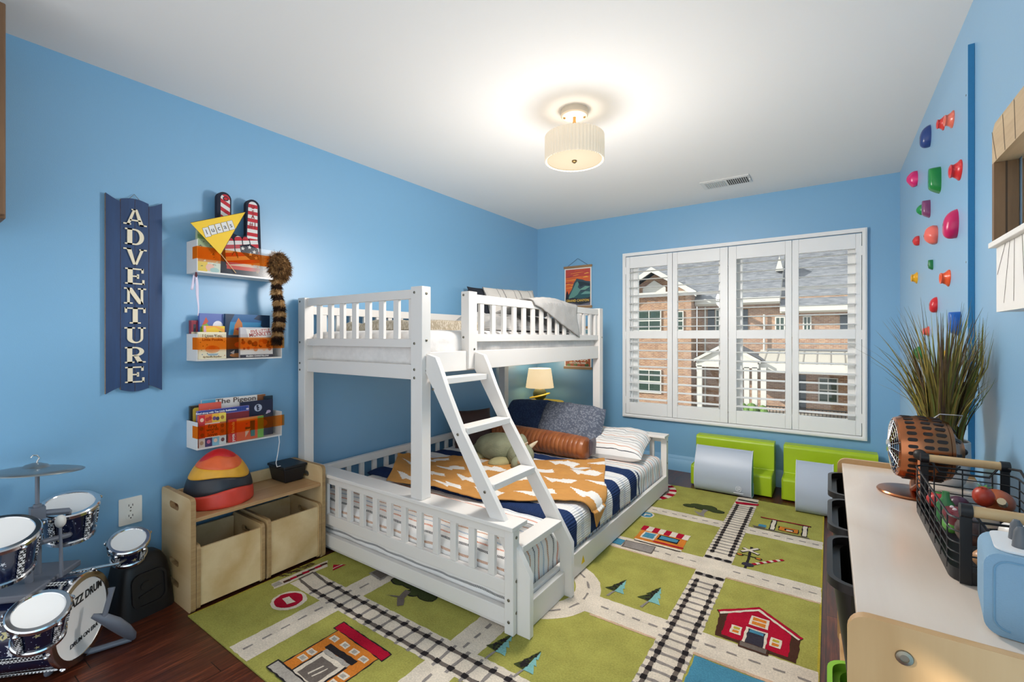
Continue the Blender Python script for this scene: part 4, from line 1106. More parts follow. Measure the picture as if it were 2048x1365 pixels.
# --- middle ledge
Z2 = 1.1205
book('slim red spined book at the left end of the middle ledge', -3.374, -3.345, Z2, 1.315, .010, .030, '8a2233', [(rect(.3, .7, .1, .9), '2c2a3a'), (rect(0, 1, .55, .7), 'c7bca0')])
gm = [(rect(0, 1, .55, 1), '5d6fae'), (C(.76, .72, .22, .55, 24), 'e6e3ea'), ([(.62, .55), (.72, .58), (.78, .70), (.82, .60), (.95, .56), (.9, .5), (.66, .5)], '7a4a3c'), ([(.0, .3), (.02, .66), (.22, .84), (.42, .70), (.52, .5), (.5, .3)], '7fae3e'), ([(.1, .74), (.26, .92), (.36, .82), (.24, .76)], 'c4513c'), (C(.28, .60, .10, .5), 'dfe8dc'), (C(.27, .60, .055, .5), '2f8f86'), (C(.27, .60, .03, .5), '1c1c22'), (rect(0, 1, 0, .3), '3e5a30')]
book('blue night book with a green monster face and a white moon on the middle ledge', -3.343, -3.232, Z2, 1.352, .034, .020, '4a5ea8', gm)
book('yellow and pink book half hidden behind the heart covered book', -3.334, -3.236, Z2, 1.288, .062, .016, 'f0c93c', [(rect(0, .12, 0, 1), 'd9a9c2'), ([(.1, .9), (.5, .97), (1, .8), (1, .9), (.6, 1), (.1, 1)], 'f3a84a'), ([(.7, .85), (1, .8), (1, .76), (.75, .8)], '6b4a3a')])
pk = hearts(16, ['6b4a44', '7f9a4e', 'c7663a', '6d86a8']) + [(C(.5, .36, .26, .55), 'e2a56e'), ([(.3, .2), (.72, .2), (.66, .12), (.36, .12)], '9fb3bd'), (C(.48, .42, .12, .6), 'd78f5c')]
book('cream book with small hearts at the left of the middle ledge', -3.371, -3.243, Z2, 1.256, .095, .016, 'f0e6c6', pk, [('I Love You,', .5, .86, .021, '9a7c4c', 0, .95), ('Little Pookie', .5, .72, .019, 'a3673f', 0, .95), ('by Sandra Boynton', .5, .08, .011, '9a7c4c')])
nb = [(rect(0, 1, .52, 1), '2f86b4'), (rect(0, 1, .82, 1), '1f5f94'), (C(.55, .55, .32, .45, 24), 'e4e6e2'), ([(1, 1), (.72, 1), (.62, .9), (.8, .86), (.78, .74), (1, .6)], '1d3550'), ([(0, 1), (.2, 1), (.1, .8), (.06, .5), (0, .5)], '14304e'), ([(.16, .50), (.2, .75), (.28, .92), (.36, .8), (.38, .62), (.3, .5)], 'c9783e'), ([(.2, .66), (.36, .72), (.34, .6)], 'a02d34'), (rect(0, 1, 0, .52), '23202c'), (C(.28, .3, .09, .7), 'c5482c'), (C(.25, .06, .16, .3), 'd98a3a'), ([(.1, .12), (.2, .18), (.18, .08)], 'd8d2ce')]
book('tall blue moonlit night book standing in the middle of the ledge below the foam hand', -3.23, -2.998, Z2, 1.353, .052, .018, '1b3e63', nb)
fm = [(rect(0, 1, .07, .66), 'd8b89c'), (rect(0, 1, .5, 1), 'cfccd0'), (rect(0, 1, 0, .1), '2b2334'), (rect(0, 1, .1, .25), 'd8d2cc')]
for _ in range(26): x, y = rr.uniform(.05, .95), rr.uniform(.27, .6); fm.append((C(x, y, rr.uniform(.03, .08), 1.1, 9), rr.choice(['b5673a', 'cf8a52', '8c4a2c', 'e0b28a', '5a3a30'])))
fm += [([(.16, .96), (.24, .62), (.98, .70), (.96, 1), (.3, .93)], 'efe9e2')]
book('book of five monkeys with red title letters at the right of the middle ledge', -3.176, -3.004, Z2, 1.283, .097, .016, 'b9b4b8', fm, [('FIVE LITTLE', .6, .88, .024, 'b5382f', 6, .85), ('MONKEYS', .6, .77, .027, 'b5382f', 6, .95), ('EILEEN CHRISTELOW', .52, .05, .011, 'e8e4e0', 0, 1.15)])
# --- lowest ledge
Z3 = .6825
book('yellow framed book at the back left of the lowest ledge', -3.374, -3.20, Z3, .882, .010, .018, '2f3126', [(rrect(.06, .98, .02, .95, .06), 'dfc04e'), (rrect(.12, .93, .05, .88, .05), 'cfae3e'), (rrect(.16, .9, .08, .84, .05), 'e6d27a')])
book('tall white book titled The Pigeon at the back of the lowest ledge', -3.328, -3.008, Z3, .908, .030, .010, 'e7e0da', [(rect(0, .2, 0, 1), '58a3c4'), (C(.08, .85, .05, 1.2), '8fd0e6'), (rect(.86, 1, 0, 1), '8a5632')], [('The Pigeon', .52, .93, .036, '57433c', 0, 1.25)])
book('small dark book at the back right corner of the lowest ledge', -3.02, -2.972, Z3, .897, .042, .010, '1c3140', [(C(.5, .85, .2, .3), '3f6f86')])
hs = [([(0, 0), (0, .72), (.45, 1), (.98, .68), (1, 0)], 'd65a4a'), ([(.14, .0), (.14, .66), (.46, .86), (.86, .62), (.86, 0)], 'e6c23c'), ([(.26, 0), (.28, .58), (.48, .7), (.74, .54), (.74, 0)], '93ae3e')]
book('house shaped book with a red and yellow gable on the lowest ledge', -3.347, -3.246, Z3, .893, .053, .009, 'd65a4a', hs)
nv = [(C(.53, .80, .12, .85, 24), 'b9bfd0'), ([(.47, .88), (.55, .88), (.5, .78), (.58, .74), (.5, .72)], '22263c'), (C(.53, .8, .035, .9), '3a3f58'), (C(.86, .66, .07, .6), 'b6a6c0'), (C(.8, .62, .03, .6), 'd9d4e0'), (C(.7, .35, .12, .8), '8a4a2c'), (C(.66, .2, .05, .8), 'c9885a'), ([(.3, .2), (.5, .34), (.5, .3)], '9fb0c8')]
book('navy book with a round pale emblem on the right of the lowest ledge', -3.158, -2.985, Z3, .88, .066, .012, '20253f', nv)
bd = [(rect(.02, .98, .86, .99), '2b3f8a'), (rect(.62, .98, .86, .99), '34509e')] + [(rect(.64 + .035 * i, .655 + .035 * i, .86, .99), '223374') for i in range(9)] + [(C(.965, .9, .03, .8), 'd6d0da'), (rect(0, 1, 0, .84), '7e2730')]
book('book titled Ten Little Bulldozers leaning in the middle of the lowest ledge', -3.368, -3.12, Z3, .862, .080, .010, '7b6fae', bd, [('Read along with Ten Little Bulldozers', .36, .925, .0125, 'eef0f6')])
fw = [(rect(0, .22, .72, 1), 'cf2f3c'), (rect(.22, .48, .72, 1), 'e2703a'), (rect(.48, .74, .72, 1), 'e6b53c'), (rect(.74, 1, .72, 1), 'e6cf58'), (rect(0, .22, .28, .72), 'b8282c'), (rect(.22, .76, .28, .72), 'd9602e'), (rect(.76, 1, .28, .72), 'b8632c'), (rect(0, .22, 0, .28), 'd4c2b4'), (rect(.22, .48, 0, .28), '3f2f62'), (rect(.48, .74, 0, .28), '7fb4c8'), (rect(.74, 1, 0, .28), 'd0d4d2'), (rect(.22, .76, .7, .725), 'e9dfd6'), (rect(.22, .76, .27, .30), 'f2ece6')]
for cx, cy, c in ((.11, .85, 'e8c0a8'), (.30, .85, 'b8342c'), (.4, .88, 'b8342c'), (.56, .86, '6a4a7a'), (.68, .84, '4a3f5a'), (.86, .86, 'a0763a'), (.86, .60, '7a3a22'), (.86, .42, '8a4a2a'), (.1, .58, '6e1e22'), (.12, .38, '701c22'), (.35, .15, 'd06a8a'), (.6, .16, 'e8c8b4'), (.87, .15, '6a3a3a'), (.1, .14, 'b08a6a')): fw += [(C(cx, cy, .07, .9, 10), c)]
book('bright board book titled first words of love at the left of the lowest ledge', -3.370, -3.246, Z3, .843, .098, .018, 'd9602e', fw, [('first', .49, .62, .026, '3a1c16', 0, 1), ('words', .49, .52, .022, '3a1c16'), ('of', .49, .435, .013, '3a1c16'), ('love', .49, .355, .027, '5a1a18')])
yg = [(rect(0, .22, 0, 1), 'c92a25'), (rect(.22, .82, 0, 1), 'dd5a28'), (rect(.22, .82, .84, 1), 'e28a34'), (rect(.82, 1, 0, 1), '6fae44'), ([(.46, .58), (.60, .56), (.60, .84), (.74, .84), (.74, .12), (.62, .12), (.60, .48), (.46, .48)], '2a2c2e'), (rect(.62, .74, .12, .42), '2c7a78'), ([(.46, .12), (.46, .4), (.5, .46), (.62, .5), (.54, .3)], 'd8b49c'), (C(.5, .72, .03, .6), '5a2418')]
book('red and green book titled yoga friends at the right of the lowest ledge', -3.232, -3.054, Z3, .80, .098, .014, 'dd5a28', yg, [('yoga friends', .12, .46, .021, 'f3e9e4', 90)])

# ============================================================ DRUM KIT
dk = thing('drum_kit', 'toy drum kit in navy with stars and chrome hoops by the blue wall', 'drum kit', (.3, -3.86, 0))
def starry():
    t = NT('navy_star_wrap'); t.b.inputs['Base Color'].default_value = lin('141d3d'); t.b.inputs['Roughness'].default_value = .18; t.b.inputs['Coat Weight'].default_value = .4
    v = t.n('ShaderNodeTexVoronoi', Scale=75); t.l(t.obj(), v.inputs['Vector']); t.color(t.mix(t.math('LESS_THAN', v.outputs[0], .12), '131c3c', 'b9bfc9')); return t.m
WRAP = starry(); HEAD = M('efedea', .5, name='drum_skin'); GREYP = M('6c717c', .4, name='grey_plastic'); SIL = M('c6c4c2', .22, .9, name='silver_trim')
def checker():
    t = NT('checker_strip'); c = t.n('ShaderNodeTexChecker', Scale=130); c.inputs[1].default_value = lin('e8e8e8'); c.inputs[2].default_value = lin('15161c'); t.l(t.obj(), c.inputs['Vector']); t.color(c.outputs[0]); return t.m
CHK = checker(); SY, SW = M('c9c08a', .4, name='star_yellow'), M('dfe2e8', .4, name='star_white')
def drum(parent, T, R_, D, nm='tom_drum', lugs=5, big=.012, rim=.85, seed=0, taper=.86, nst=16):
    """T: local z out of the skin, origin at the skin centre"""
    o = MB().lathe(T, [(R_ * taper, -D), (R_, -.004)], WRAP, 48)
    rs = random.Random(seed)
    for _ in range(nst):
        a, h = rs.uniform(0, 2 * PI), rs.uniform(-D * .88, -.022); r = rs.choice([.009, .012, .016]) * R_ / .1
        q = [T @ Vector(((R_ + (1 - taper) * R_ * (h + y) / D + .0006) * math.cos(a + x / R_), (R_ + (1 - taper) * R_ * (h + y) / D + .0006) * math.sin(a + x / R_), h + y)) for x, y in star(0, 0, r, 5, rs.uniform(0, 6))]
        o.add(q, [tuple(range(10))], rs.choice([SY, SW]))
    o = o.build('shell' if nm != 'tom_drum' else 'tom_drum', parent) if nm == 'tom_drum' else o.build(nm, parent)
    MB().lathe(T, [(0, .004), (R_ * rim, .004), (R_ * rim + .003, .006)], HEAD, 48).build('drum_skin', o)
    for z0, k in ((0, 1), (-D, taper)):
        pr = [(R_ * k * (rim + .01 if z0 == 0 else .97), z0 + .004), (R_ * k * .9 if z0 == 0 else R_ * k, z0 + .008), (R_ * k + .004, z0 + .008), (R_ * k + .008, z0 + .004), (R_ * k + .008, z0 - .008), (R_ * k, z0 - .012)]
        MB().lathe(T, pr, CHROME, 56).build('hoop', o)
    for i in range(lugs):
        a = 2 * PI * (i + .35) / lugs; L = T @ Matrix.Rotation(a, 4, 'Z'); b = MB()
        p0, p1 = Vector((R_ + .006, 0, -.008)), Vector((R_ * taper + .006, 0, -D + .004)); F = Matrix.Translation(p0) @ Matrix.Rotation(math.atan2(p0.x - p1.x, D), 4, 'Y')
        b.box(-.003, .004, -.0075, .0075, -(p0 - p1).length + .006, -.012, CHK, L @ F)
        b.ball(L @ (p0 + Vector((.006, 0, .001))), .0075, CHROME, n=8).box(R_ + .002, R_ + .012, -.006, .006, -.014, .003, CHROME, L)
        b.build('lug', o)
    return o
def tom(c, R_, D, tilt, seed):
    c = Vector(c); tow = Vector((2.669 - c.x, -4.339 - c.y, 0)).normalized(); ax = Vector((0, 0, 1)).cross(tow)
    T = Matrix.Translation(c) @ Matrix.Rotation(math.radians(tilt), 4, ax)
    return drum(dk, T, R_, D, seed=seed)
tom((.15, -3.842, .554), .086, .13, 17, 1); tom((.365, -4.062, .562), .098, .14, 18, 2); tom((.52, -3.99, .322), .072, .115, 27, 3); tom((.205, -3.668, .358), .066, .085, 28, 4)
nb_ = Vector((.68, .73, .06)).normalized(); bc = Vector((.345, -3.85, .171))
TB = frame(bc, Vector((0, 0, 1)).cross(nb_), (0, 0, 1))
bd_ = drum(dk, TB, .152, .25, nm='bass_drum', lugs=8, rim=.87, seed=9, taper=1, nst=40)
text('JAZZ DRUM', TB @ Matrix.Translation((.02, .075, .0055)) @ Matrix.Rotation(0, 4, 'Z'), .042, M('1f1f22', .5), 'lettering', bd_, .0002, sx=.8, bold=.0012)
text('DRUM ON ERA', TB @ Matrix.Translation((0.01, -.075, .0055)), .022, M('2a2a2c', .5), 'lettering', bd_, .0002, sx=1, bold=.0005)
side = Vector((0, 0, 1)).cross(nb_).normalized()
def P(a, c, z): v = bc - Vector((0, 0, bc.z)) + side * a + nb_ * c; return Vector((v.x, v.y, z))
b = MB(); b.tube([(.405, -3.775, .268), (.409, -3.778, .25), (.416, -3.80, .17)], [.012, .009, .009], GREYP, 10)
b.tube([(.40, -3.83, .185), (.412, -3.80, .165), (.405, -3.765, .125), (.385, -3.73, .075), (.362, -3.702, .03), (.354, -3.695, .012)], [.008, .018, .023, .022, .017, .010], GREYP, 14)
b.tube([(.31, -3.845, .013), (.356, -3.70, .013)], [.011, .011], GREYP, 10); b.build('floor_spur', dk)
b = MB(); b.tube([(.385, -3.905, .10), (.377, -3.922, .075), (.352, -3.938, .02), (.346, -3.942, .010)], [.010, .015, .014, .009], GREYP, 12); b.build('floor_spur', dk)
b = MB(); Tp = Matrix.Translation((.24, -3.96, .325)) @ Matrix.Rotation(math.atan2(side.y, side.x), 4, 'Z')
b.box(-.13, .13, -.075, .075, -.012, .012, GREYP, Tp).box(-.09, .09, -.05, .05, -.05, -.012, GREYP, Tp); b.build('tray', dk, bevel=.006)
b = MB(); b.tube([(.215, -3.945, .33), (.215, -3.945, .60)], .012, GREYP, 12).tube([(.215, -3.945, .6), (.215, -3.945, .735)], .0065, GREYP, 10).tube([(.275, -3.975, .33), (.275, -3.975, .56)], .012, GREYP, 12)
b.build('stand_post', dk)
b = MB(); b.tube([(.215, -3.945, .565), (.24, -3.865, .555), (.18, -3.85, .53)], .012, GREYP, 8).tube([(.275, -3.975, .45), (.36, -4.02, .44), (.40, -4.035, .43)], .011, GREYP, 8).tube([(.275, -3.975, .47), (.22, -3.86, .455), (.16, -3.84, .44)], .010, GREYP, 8)
b.box(-.02, .02, -.02, .02, .545, .59, GREYP, Matrix.Translation((.215, -3.945, 0))); b.build('stand_arm', dk)
MB().tube([P(.07, -.06, .315), (.27, -3.72, .30), (.215, -3.67, .29)], .006, SIL, 8).build('tom_arm', dk)
MB().tube([P(-.05, -.03, .32), (.47, -3.97, .26), (.51, -3.98, .24)], .007, SIL, 8).build('tom_arm', dk)
TC = Matrix.Translation((.205, -3.947, .735)) @ Matrix.Rotation(math.radians(-4), 4, Vector((.22, .97, 0))) @ Matrix.Rotation(math.radians(-5), 4, Vector((.97, -.22, 0)))
b = MB(); b.lathe(TC, [(.138, -.012), (.10, -.004), (.04, .003), (.03, .012), (.012, .018), (0, .019)], M('8f9698', .3, .85, name='cymbal_metal'), 48); cy = b.build('cymbal', dk, solid=.0015)
MB().tube([(.205, -3.947, .745), (.205, -3.943, .762), (.205, -3.938, .772), (.205, -3.944, .783), (.205, -3.955, .785), (.205, -3.961, .777)], .0028, SIL, 8).build('hook', cy)
for dx, hh in ((0, .0), (.018, .01)):
    b = MB(); b.tube([(.305 + dx, -3.895 - dx * .3, .338), (.302 + dx, -3.898 - dx * .2, .52)], [.0055, .0045], GREYP, 10)
    if dx == 0: b.ball((.302, -3.898, .54), (.017, .017, .024), M('cfccc6', .5, name='beater_white'), n=16)
    tag(b.build('drumstick'), 'grey drumstick with a white felt tip standing in the drum kit tray' if dx == 0 else 'plain grey drumstick standing behind the white tipped one in the drum kit tray', 'drumstick')
# black stool beside the kit
stl = thing('stool', 'black moulded plastic child stool on the floor behind the bass drum', 'stool', (.1, -3.6, 0))
b = MB(); pf = [(.0, -.095), (.10, -.088), (.18, -.078), (.232, -.062), (.25, -.04), (.256, 0)]
def ring(z, hw, hx): return [(hw * (abs(math.cos(t)) ** .45) * (1 if math.cos(t) > 0 else -1), hx * (abs(math.sin(t)) ** .45) * (1 if math.sin(t) > 0 else -1), z) for t in [2 * PI * k / 40 for k in range(40)]]
TS = Matrix.Translation((.105, -3.605, 0)) @ Matrix.Rotation(math.radians(8), 4, 'Z')
rows = [ring(z, hx, hy) for z, hx, hy in ((0, .098, .115), (.02, .096, .114), (.16, .082, .098), (.215, .074, .088), (.245, .06, .072), (.256, .03, .04))]
vs = [TS @ Vector(v) for r_ in rows for v in r_]; b.add(vs, [(i * 40 + k, i * 40 + (k + 1) % 40, (i + 1) * 40 + (k + 1) % 40, (i + 1) * 40 + k) for i in range(5) for k in range(40)] + [tuple(range(200, 240))], BLACKP); b.build('body', stl, angle=1)
TF = TS @ frame((.0925, 0, .115), (0, 1, 0), (-.1, 0, 1)); b = MB()
o1, o2 = rrect(-.066, .066, -.068, .078, .035, 6), rrect(-.058, .058, -.06, .07, .03, 6); n = len(o1)
b.add([TF @ Vector((x, y, -.008)) for x, y in o1] + [TF @ Vector((x, y, .004)) for x, y in o1] + [TF @ Vector((x, y, .004)) for x, y in o2] + [TF @ Vector((x, y, -.005)) for x, y in o2], [(j * n + i, j * n + (i + 1) % n, (j + 1) * n + (i + 1) % n, (j + 1) * n + i) for j in range(3) for i in range(n)] + [tuple(range(3 * n, 4 * n))], BLACKP)
b.prism(TF, line(-.04, -.02, .045, .0, .006), -.006, .002, BLACKP); b.prism(TF, circ(-.01, .02, .022, .018, 18), -.006, .001, BLACKP); b.build('front_recess', stl)

# ============================================================ SOFT PLAY BLOCKS
LIME = M('a5c019', .38, bump=(14, .12, .01), var=.05, name='lime_vinyl'); GRYV = M('a9b3c1', .38, bump=(10, .06, .01), name='grey_vinyl'); TEAL = M('4f9cb0', .4, name='teal_vinyl'); PIPE = M('c9cfd6', .5, name='piping_grey')
def YZ(x): return Matrix(((0, 0, 1, x), (1, 0, 0, 0), (0, 1, 0, 0), (0, 0, 0, 1)))
for x0, x1, dy, lab in ((1.718, 2.308, 0, 'lime green foam step seat under the left half of the window'), (2.372, 2.955, 0, 'lime green foam step seat under the right half of the window')):
    t = thing('foam_step_block', lab, 'foam block', ((x0 + x1) / 2, -.2, 0))
    h = .387
    p = [(-.36, .009), (-.36, .155), (-.35, .168), (-.175, .168), (-.175, h - .02), (-.16, h), (-.06, h), (-.045, h - .015), (-.045, .009)]
    MB().prism(YZ(x0), p, 0, x1 - x0, LIME).build('cover', t, bevel=.012, seg=3)
    b = MB()
    for x in (x0 + .006, x1 - .006): b.tube([(x, -.362, .02), (x, -.362, .155), (x, -.352, .17), (x, -.18, .171)], .003, LIME, 6)
    b.build('seam', t)
def foam_roll(x0, x1, yo, lab, logo):
    t = thing('foam_roll', lab, 'foam block', ((x0 + x1) / 2, yo, 0))
    p = [(yo - .0, .345), (yo - .012, .352), (yo - .028, .348)]
    for k in range(17):
        s = k / 16; p.append((yo - .03 - .098 * math.sin(PI * .5 * min(1, s * 1.15)) ** .9, .345 - .255 * s))
    for k in range(1, 9): a = PI / 2 * k / 8; p.append((yo - .128 + .055 * (1 - math.cos(a)), .09 - .083 * math.sin(a)))
    p.append((yo, .007)); p.append((yo + .0, .1))
    MB().prism(YZ(x0), p, .004, x1 - x0 - .004, GRYV, TEAL).build('cover', t) if False else None
    b = MB(); n = len(p); q = [(y, z) for y, z in p]
    a = sum(q[i - 1][0] * q[i][1] - q[i][0] * q[i - 1][1] for i in range(n))
    if a < 0: q = q[::-1]
    T = YZ(0); V0 = [(x0, y, z) for y, z in q]; V1 = [(x1, y, z) for y, z in q]
    b.add(V0 + V1, [(i, (i + 1) % n, n + (i + 1) % n, n + i) for i in range(n)], GRYV); b.add(V0, [tuple(range(n))[::-1]], TEAL); b.add(V1, [tuple(range(n))], TEAL)
    b.build('cover', t, bevel=.004)
    b = MB()
    for x in (x0, x1): b.tube([(x, y, z) for y, z in p], .0028, PIPE, 6)
    b.build('piping', t)
    if logo:
        TL = frame((x1 - .085, yo - .1295, .075), (1, 0, 0), (0, .12, 1)); W_ = M('d7dbe0', .5, name='logo_white'); b = MB()
        for k in range(24):
            u0, u1 = 2 * PI * k / 24, 2 * PI * (k + 1) / 24
            b.poly(TL, [(.021 * math.cos(u0), .021 * math.sin(u0)), (.021 * math.cos(u1), .021 * math.sin(u1)), (.018 * math.cos(u1), .018 * math.sin(u1)), (.018 * math.cos(u0), .018 * math.sin(u0))], .001, W_)
        b.poly(TL, line(-.012, -.006, .014, .006, .004), .001, W_); b.poly(TL, line(-.014, .004, .01, .012, .004), .001, W_); b.poly(TL, line(-.008, -.012, .014, -.002, .004), .001, W_)
        b.poly(TL, rect(-.034, .034, -.034, -.029), .001, W_); b.build('logo', t)
foam_roll(1.778, 2.185, -.372, 'grey foam block with a round emblem leaning in front of the left green seat', True)
foam_roll(2.475, 2.69, -.475, 'grey foam block standing in front of the right green seat by the wooden cabinet', False)

# ============================================================ CEILING LIGHT AND VENT
cl = thing('ceiling_light', 'pleated drum ceiling light with an off white canopy and brass finial', 'ceiling light', (1.559, -2.162, H))
OFFW = M('d9cbb6', .45, name='canopy_cream'); BRASS = M('a8895a', .3, 1, name='aged_brass')
def shade_mat(name, col, em, st):
    t = NT(name); t.b.inputs['Base Color'].default_value = lin(col); t.b.inputs['Roughness'].default_value = .8
    t.b.inputs['Emission Color'].default_value = lin(em); t.b.inputs['Emission Strength'].default_value = st; return t.m
PLEAT = shade_mat('pleated_fabric', 'e6d8c2', 'ffeccf', .22); DIFF = shade_mat('frosted_diffuser', 'b3a68f', 'ffe9c8', .08); RIM = shade_mat('shade_rim', 'efe2cf', 'ffe6c4', .15)
TL = Matrix.Translation((1.559, -2.162, 0))
MB().lathe(TL, [(0, H - .036), (.05, H - .036), (.066, H - .034), (.072, H - .028), (.072, H)], OFFW, 48).build('canopy', cl)
b = MB()
for a in (.5, .5 + PI): b.lathe(TL @ Matrix.Translation((.052 * math.cos(a), .052 * math.sin(a), 0)), [(0, H - .042), (.006, H - .041), (.006, H - .036)], BRASS, 12)
b.build('screw', cl)
MB().lathe(TL, [(.008, 2.17), (.008, 2.345), (.011, 2.35), (.011, 2.365), (.008, 2.37), (.008, H - .035)], BRASS, 16).build('stem', cl)
sh = MB().lathe(TL, [(.150, 2.162), (.1525, 2.165), (.1525, 2.292), (.150, 2.295), (.144, 2.293), (.144, 2.166), (.150, 2.162)], PLEAT, 480, rf=lambda t, z: 1 + .03 * abs(math.cos(t * 26))).build('drum_shade', cl, angle=1.2)
MB().lathe(TL, [(0, 2.1665), (.135, 2.1665), (.143, 2.169), (.143, 2.166)], DIFF, 64).build('diffuser', cl)
MB().lathe(TL, [(0, 2.152), (.006, 2.153), (.008, 2.157), (.013, 2.159), (.014, 2.163), (.011, 2.167)], BRASS, 20).build('finial', cl)
cl_l = bulb('ceiling_light_glow', (1.559, -2.162, 2.125), 17, (1, .95, .9), .12, 'SPOT'); cl_l.data.spot_size = math.radians(176); cl_l.data.spot_blend = .35; soften(cl_l, 1)
cl_u = bulb('ceiling_light_uplight', (1.559, -2.162, 2.325), 1.15, (1, .92, .8), .05)
fill_m = bulb('added_room_fill', (1.559, -2.162, 1.74), 28, (1, .95, .9), .15); soften(fill_m, 1)  # added unseen fill light, hanging in mid-air below the fitting
for o in (cl_l, cl_u, fill_m): adopt(o, cl)
vt = thing('ceiling_vent', 'white ceiling air vent with two banks of slots near the window', 'vent', (2.01, -.49, H))
VW = M('dddcd9', .5, name='vent_white'); VD = M('4a4744', .8, name='vent_dark')
F = frame((0, 0, H), (1, 0, 0), (0, -1, 0))   # facing down
MB().prism(F, rect(1.838, 2.182, .395, .592), .0, .006, VW).prism(F, rect(1.85, 2.17, .41, .577), .006, .009, VW).build('frame', vt, bevel=.002)
b1, b2 = MB(), MB()
for k in range(10):
    x = 1.868 + .0145 * k; b1.prism(F, rect(x, x + .0055, .425, .562), .0091, .0096, M('a9a7a3', .7)); b1.prism(F, rect(x + .0055, x + .0085, .425, .562), .009, .013, VW)
    x = 2.025 + .0145 * k; b2.prism(F, rect(x, x + .0095, .425, .562), .0091, .0096, VD)
b1.build('slat_bank', vt); b2.build('slat_bank', vt)
MB().prism(F, rect(2.172, 2.18, .47, .50), .006, .014, VW).build('lever', vt)

# ============================================================ SIDE TABLE AND LAMP
YEL = M('dcbf16', .4, name='yellow_lacquer')
stb = thing('side_table', 'small round yellow side table in the corner behind the bunk bed', 'side table', (.245, -.3, 0))
MB().lathe(Matrix.Translation((.245, -.3, 0)), [(0, .54), (.22, .54), (.228, .546), (.228, .562), (.222, .568), (0, .568)], YEL, 56, rf=lambda t, z: 1 + .035 * math.cos(6 * t)).build('table_top', stb)
for a in (.6, .6 + 2 * PI / 3, .6 + 4 * PI / 3): MB().tube([(.245 + .1 * math.cos(a), -.3 + .1 * math.sin(a), .54), (.245 + .17 * math.cos(a), -.3 + .17 * math.sin(a), 0)], [.014, .011], YEL, 10).build('leg', stb)
tl = thing('table_lamp', 'table lamp with a dark green ringed planet base and a lit cream shade', 'lamp', (.212, -.3, .569))
Tt = Matrix.Translation((.212, -.3, 0))
GRN = M('4c5636', .45, bump=(30, .3, .004), var=.25, vscale=20, name='mossy_green')
MB().lathe(Tt, [(0, .5695), (.045, .5695), (.042, .578), (.02, .585)], GRN, 28).ball((.212, -.3, .645), (.07, .07, .068), GRN, n=28).build('planet_base', tl)
b = MB(); TR = Tt @ Matrix.Translation((0, 0, .628)) @ Matrix.Rotation(math.radians(14), 4, Vector((-.3, 1, 0)) * -1)
b.lathe(TR, [(.078, -.009), (.105, -.006), (.112, 0), (.105, .006), (.078, .009), (.072, 0), (.078, -.009)], YEL, 48); b.build('planet_ring', tl)
b = MB(); F2 = frame((.212 + .046 * .66, -.3 - .046 * .75, .69), (.75, .66, 0), (-.3, .3, .8))
for k in range(16): a, c = 2 * PI * k / 16, 2 * PI * (k + 1) / 16; b.prism(F2, [(.012 * math.cos(a), .009 * math.sin(a)), (.012 * math.cos(c), .009 * math.sin(c)), (.008 * math.cos(c), .006 * math.sin(c)), (.008 * math.cos(a), .006 * math.sin(a))], -.002, .003, BRASS)
b.build('crater_ring', tl)
MB().lathe(Tt, [(.012, .705), (.012, .725), (.006, .73), (.006, .78)], BRASS, 16).build('stem', tl)
LSH = shade_mat('lit_lamp_shade', 'f3e6cc', 'ffdca6', .62)
MB().lathe(Tt, [(.145, .712), (.116, .908)], LSH, 56).build('lamp_shade', tl, solid=-.002)
tg = bulb('table_lamp_glow', (.212, -.3, .955), 1.5, (1, .83, .55), .04); adopt(tg, tl)
tg2 = bulb('table_lamp_downlight', (.212, -.3, .705), .8, (1, .83, .55), .03); adopt(tg2, tl); tg2.location = Vector((.212 + .0, -.3, .735)); tg2.location.y += .0

# ============================================================ POSTERS
PF = wood('poster_rail', '8a6a48', 'a8845c', 0, .5)
def poster(lab, zt, zb, art, titles, cord):
    t = thing('hanging_poster', lab, 'poster', (.495, 0, (zt + zb) / 2), None)
    T = BW(0); w0, w1 = .345, .655
    MB().prism(T, rect(w0 - .008, w1 + .008, zt - .025, zt), .002, .016, PF).build('top_rail', t, bevel=.002)
    MB().prism(T, rect(w0 - .008, w1 + .008, zb, zb + .025), .002, .016, PF).build('bottom_rail', t, bevel=.002)
    b = MB(); b.prism(T, rect(w0, w1, zb + .01, zt - .01), .006, .0075, M('ece7e0', .5, name='poster_paper'))
    x0, x1, z0, z1 = w0 + .012, w1 - .012, zb + .03, zt - .036
    lv = 0
    for p, c in art: lv += 1; b.poly(T, [(x0 + (x1 - x0) * min(1, max(0, x)), z0 + (z1 - z0) * min(1, max(0, y))) for x, y in p], .0075 + .00007 * lv, M(c, .5, name='print_' + c))
    b.build('print', t)
    for s, cx, cy, sz, c in titles: text(s, T @ Matrix.Translation((x0 + (x1 - x0) * cx, z0 + (z1 - z0) * cy, .0112)), sz, M(c, .5, name='ink_' + c), 'title', t, .0002, bold=.0008, sx=.95)
    if cord: MB().tube([(w0 + .04, -.010, zt), (.499, -.006, zt + .075), (w1 - .04, -.010, zt)], .0016, M('3a3330', .7, name='cord_brown'), 6).build('hanging_cord', t)
rp = random.Random(4)
sky = [(rect(0, 1, 0, 1), 'd9622f'), (rect(0, 1, .80, 1), 'c2493c')]
for _ in range(26):
    y = rp.uniform(.45, 1); x = rp.uniform(-.2, .8); w_ = rp.uniform(.2, .6); sky.append(([(x, y), (x + w_, y + rp.uniform(.0, .05)), (x + w_ * .6, y + .035), (x, y + .012)], rp.choice(['e8923c', 'f0b04a', 'b8433c', 'a03a44', 'e5783a', 'c9503a'])))
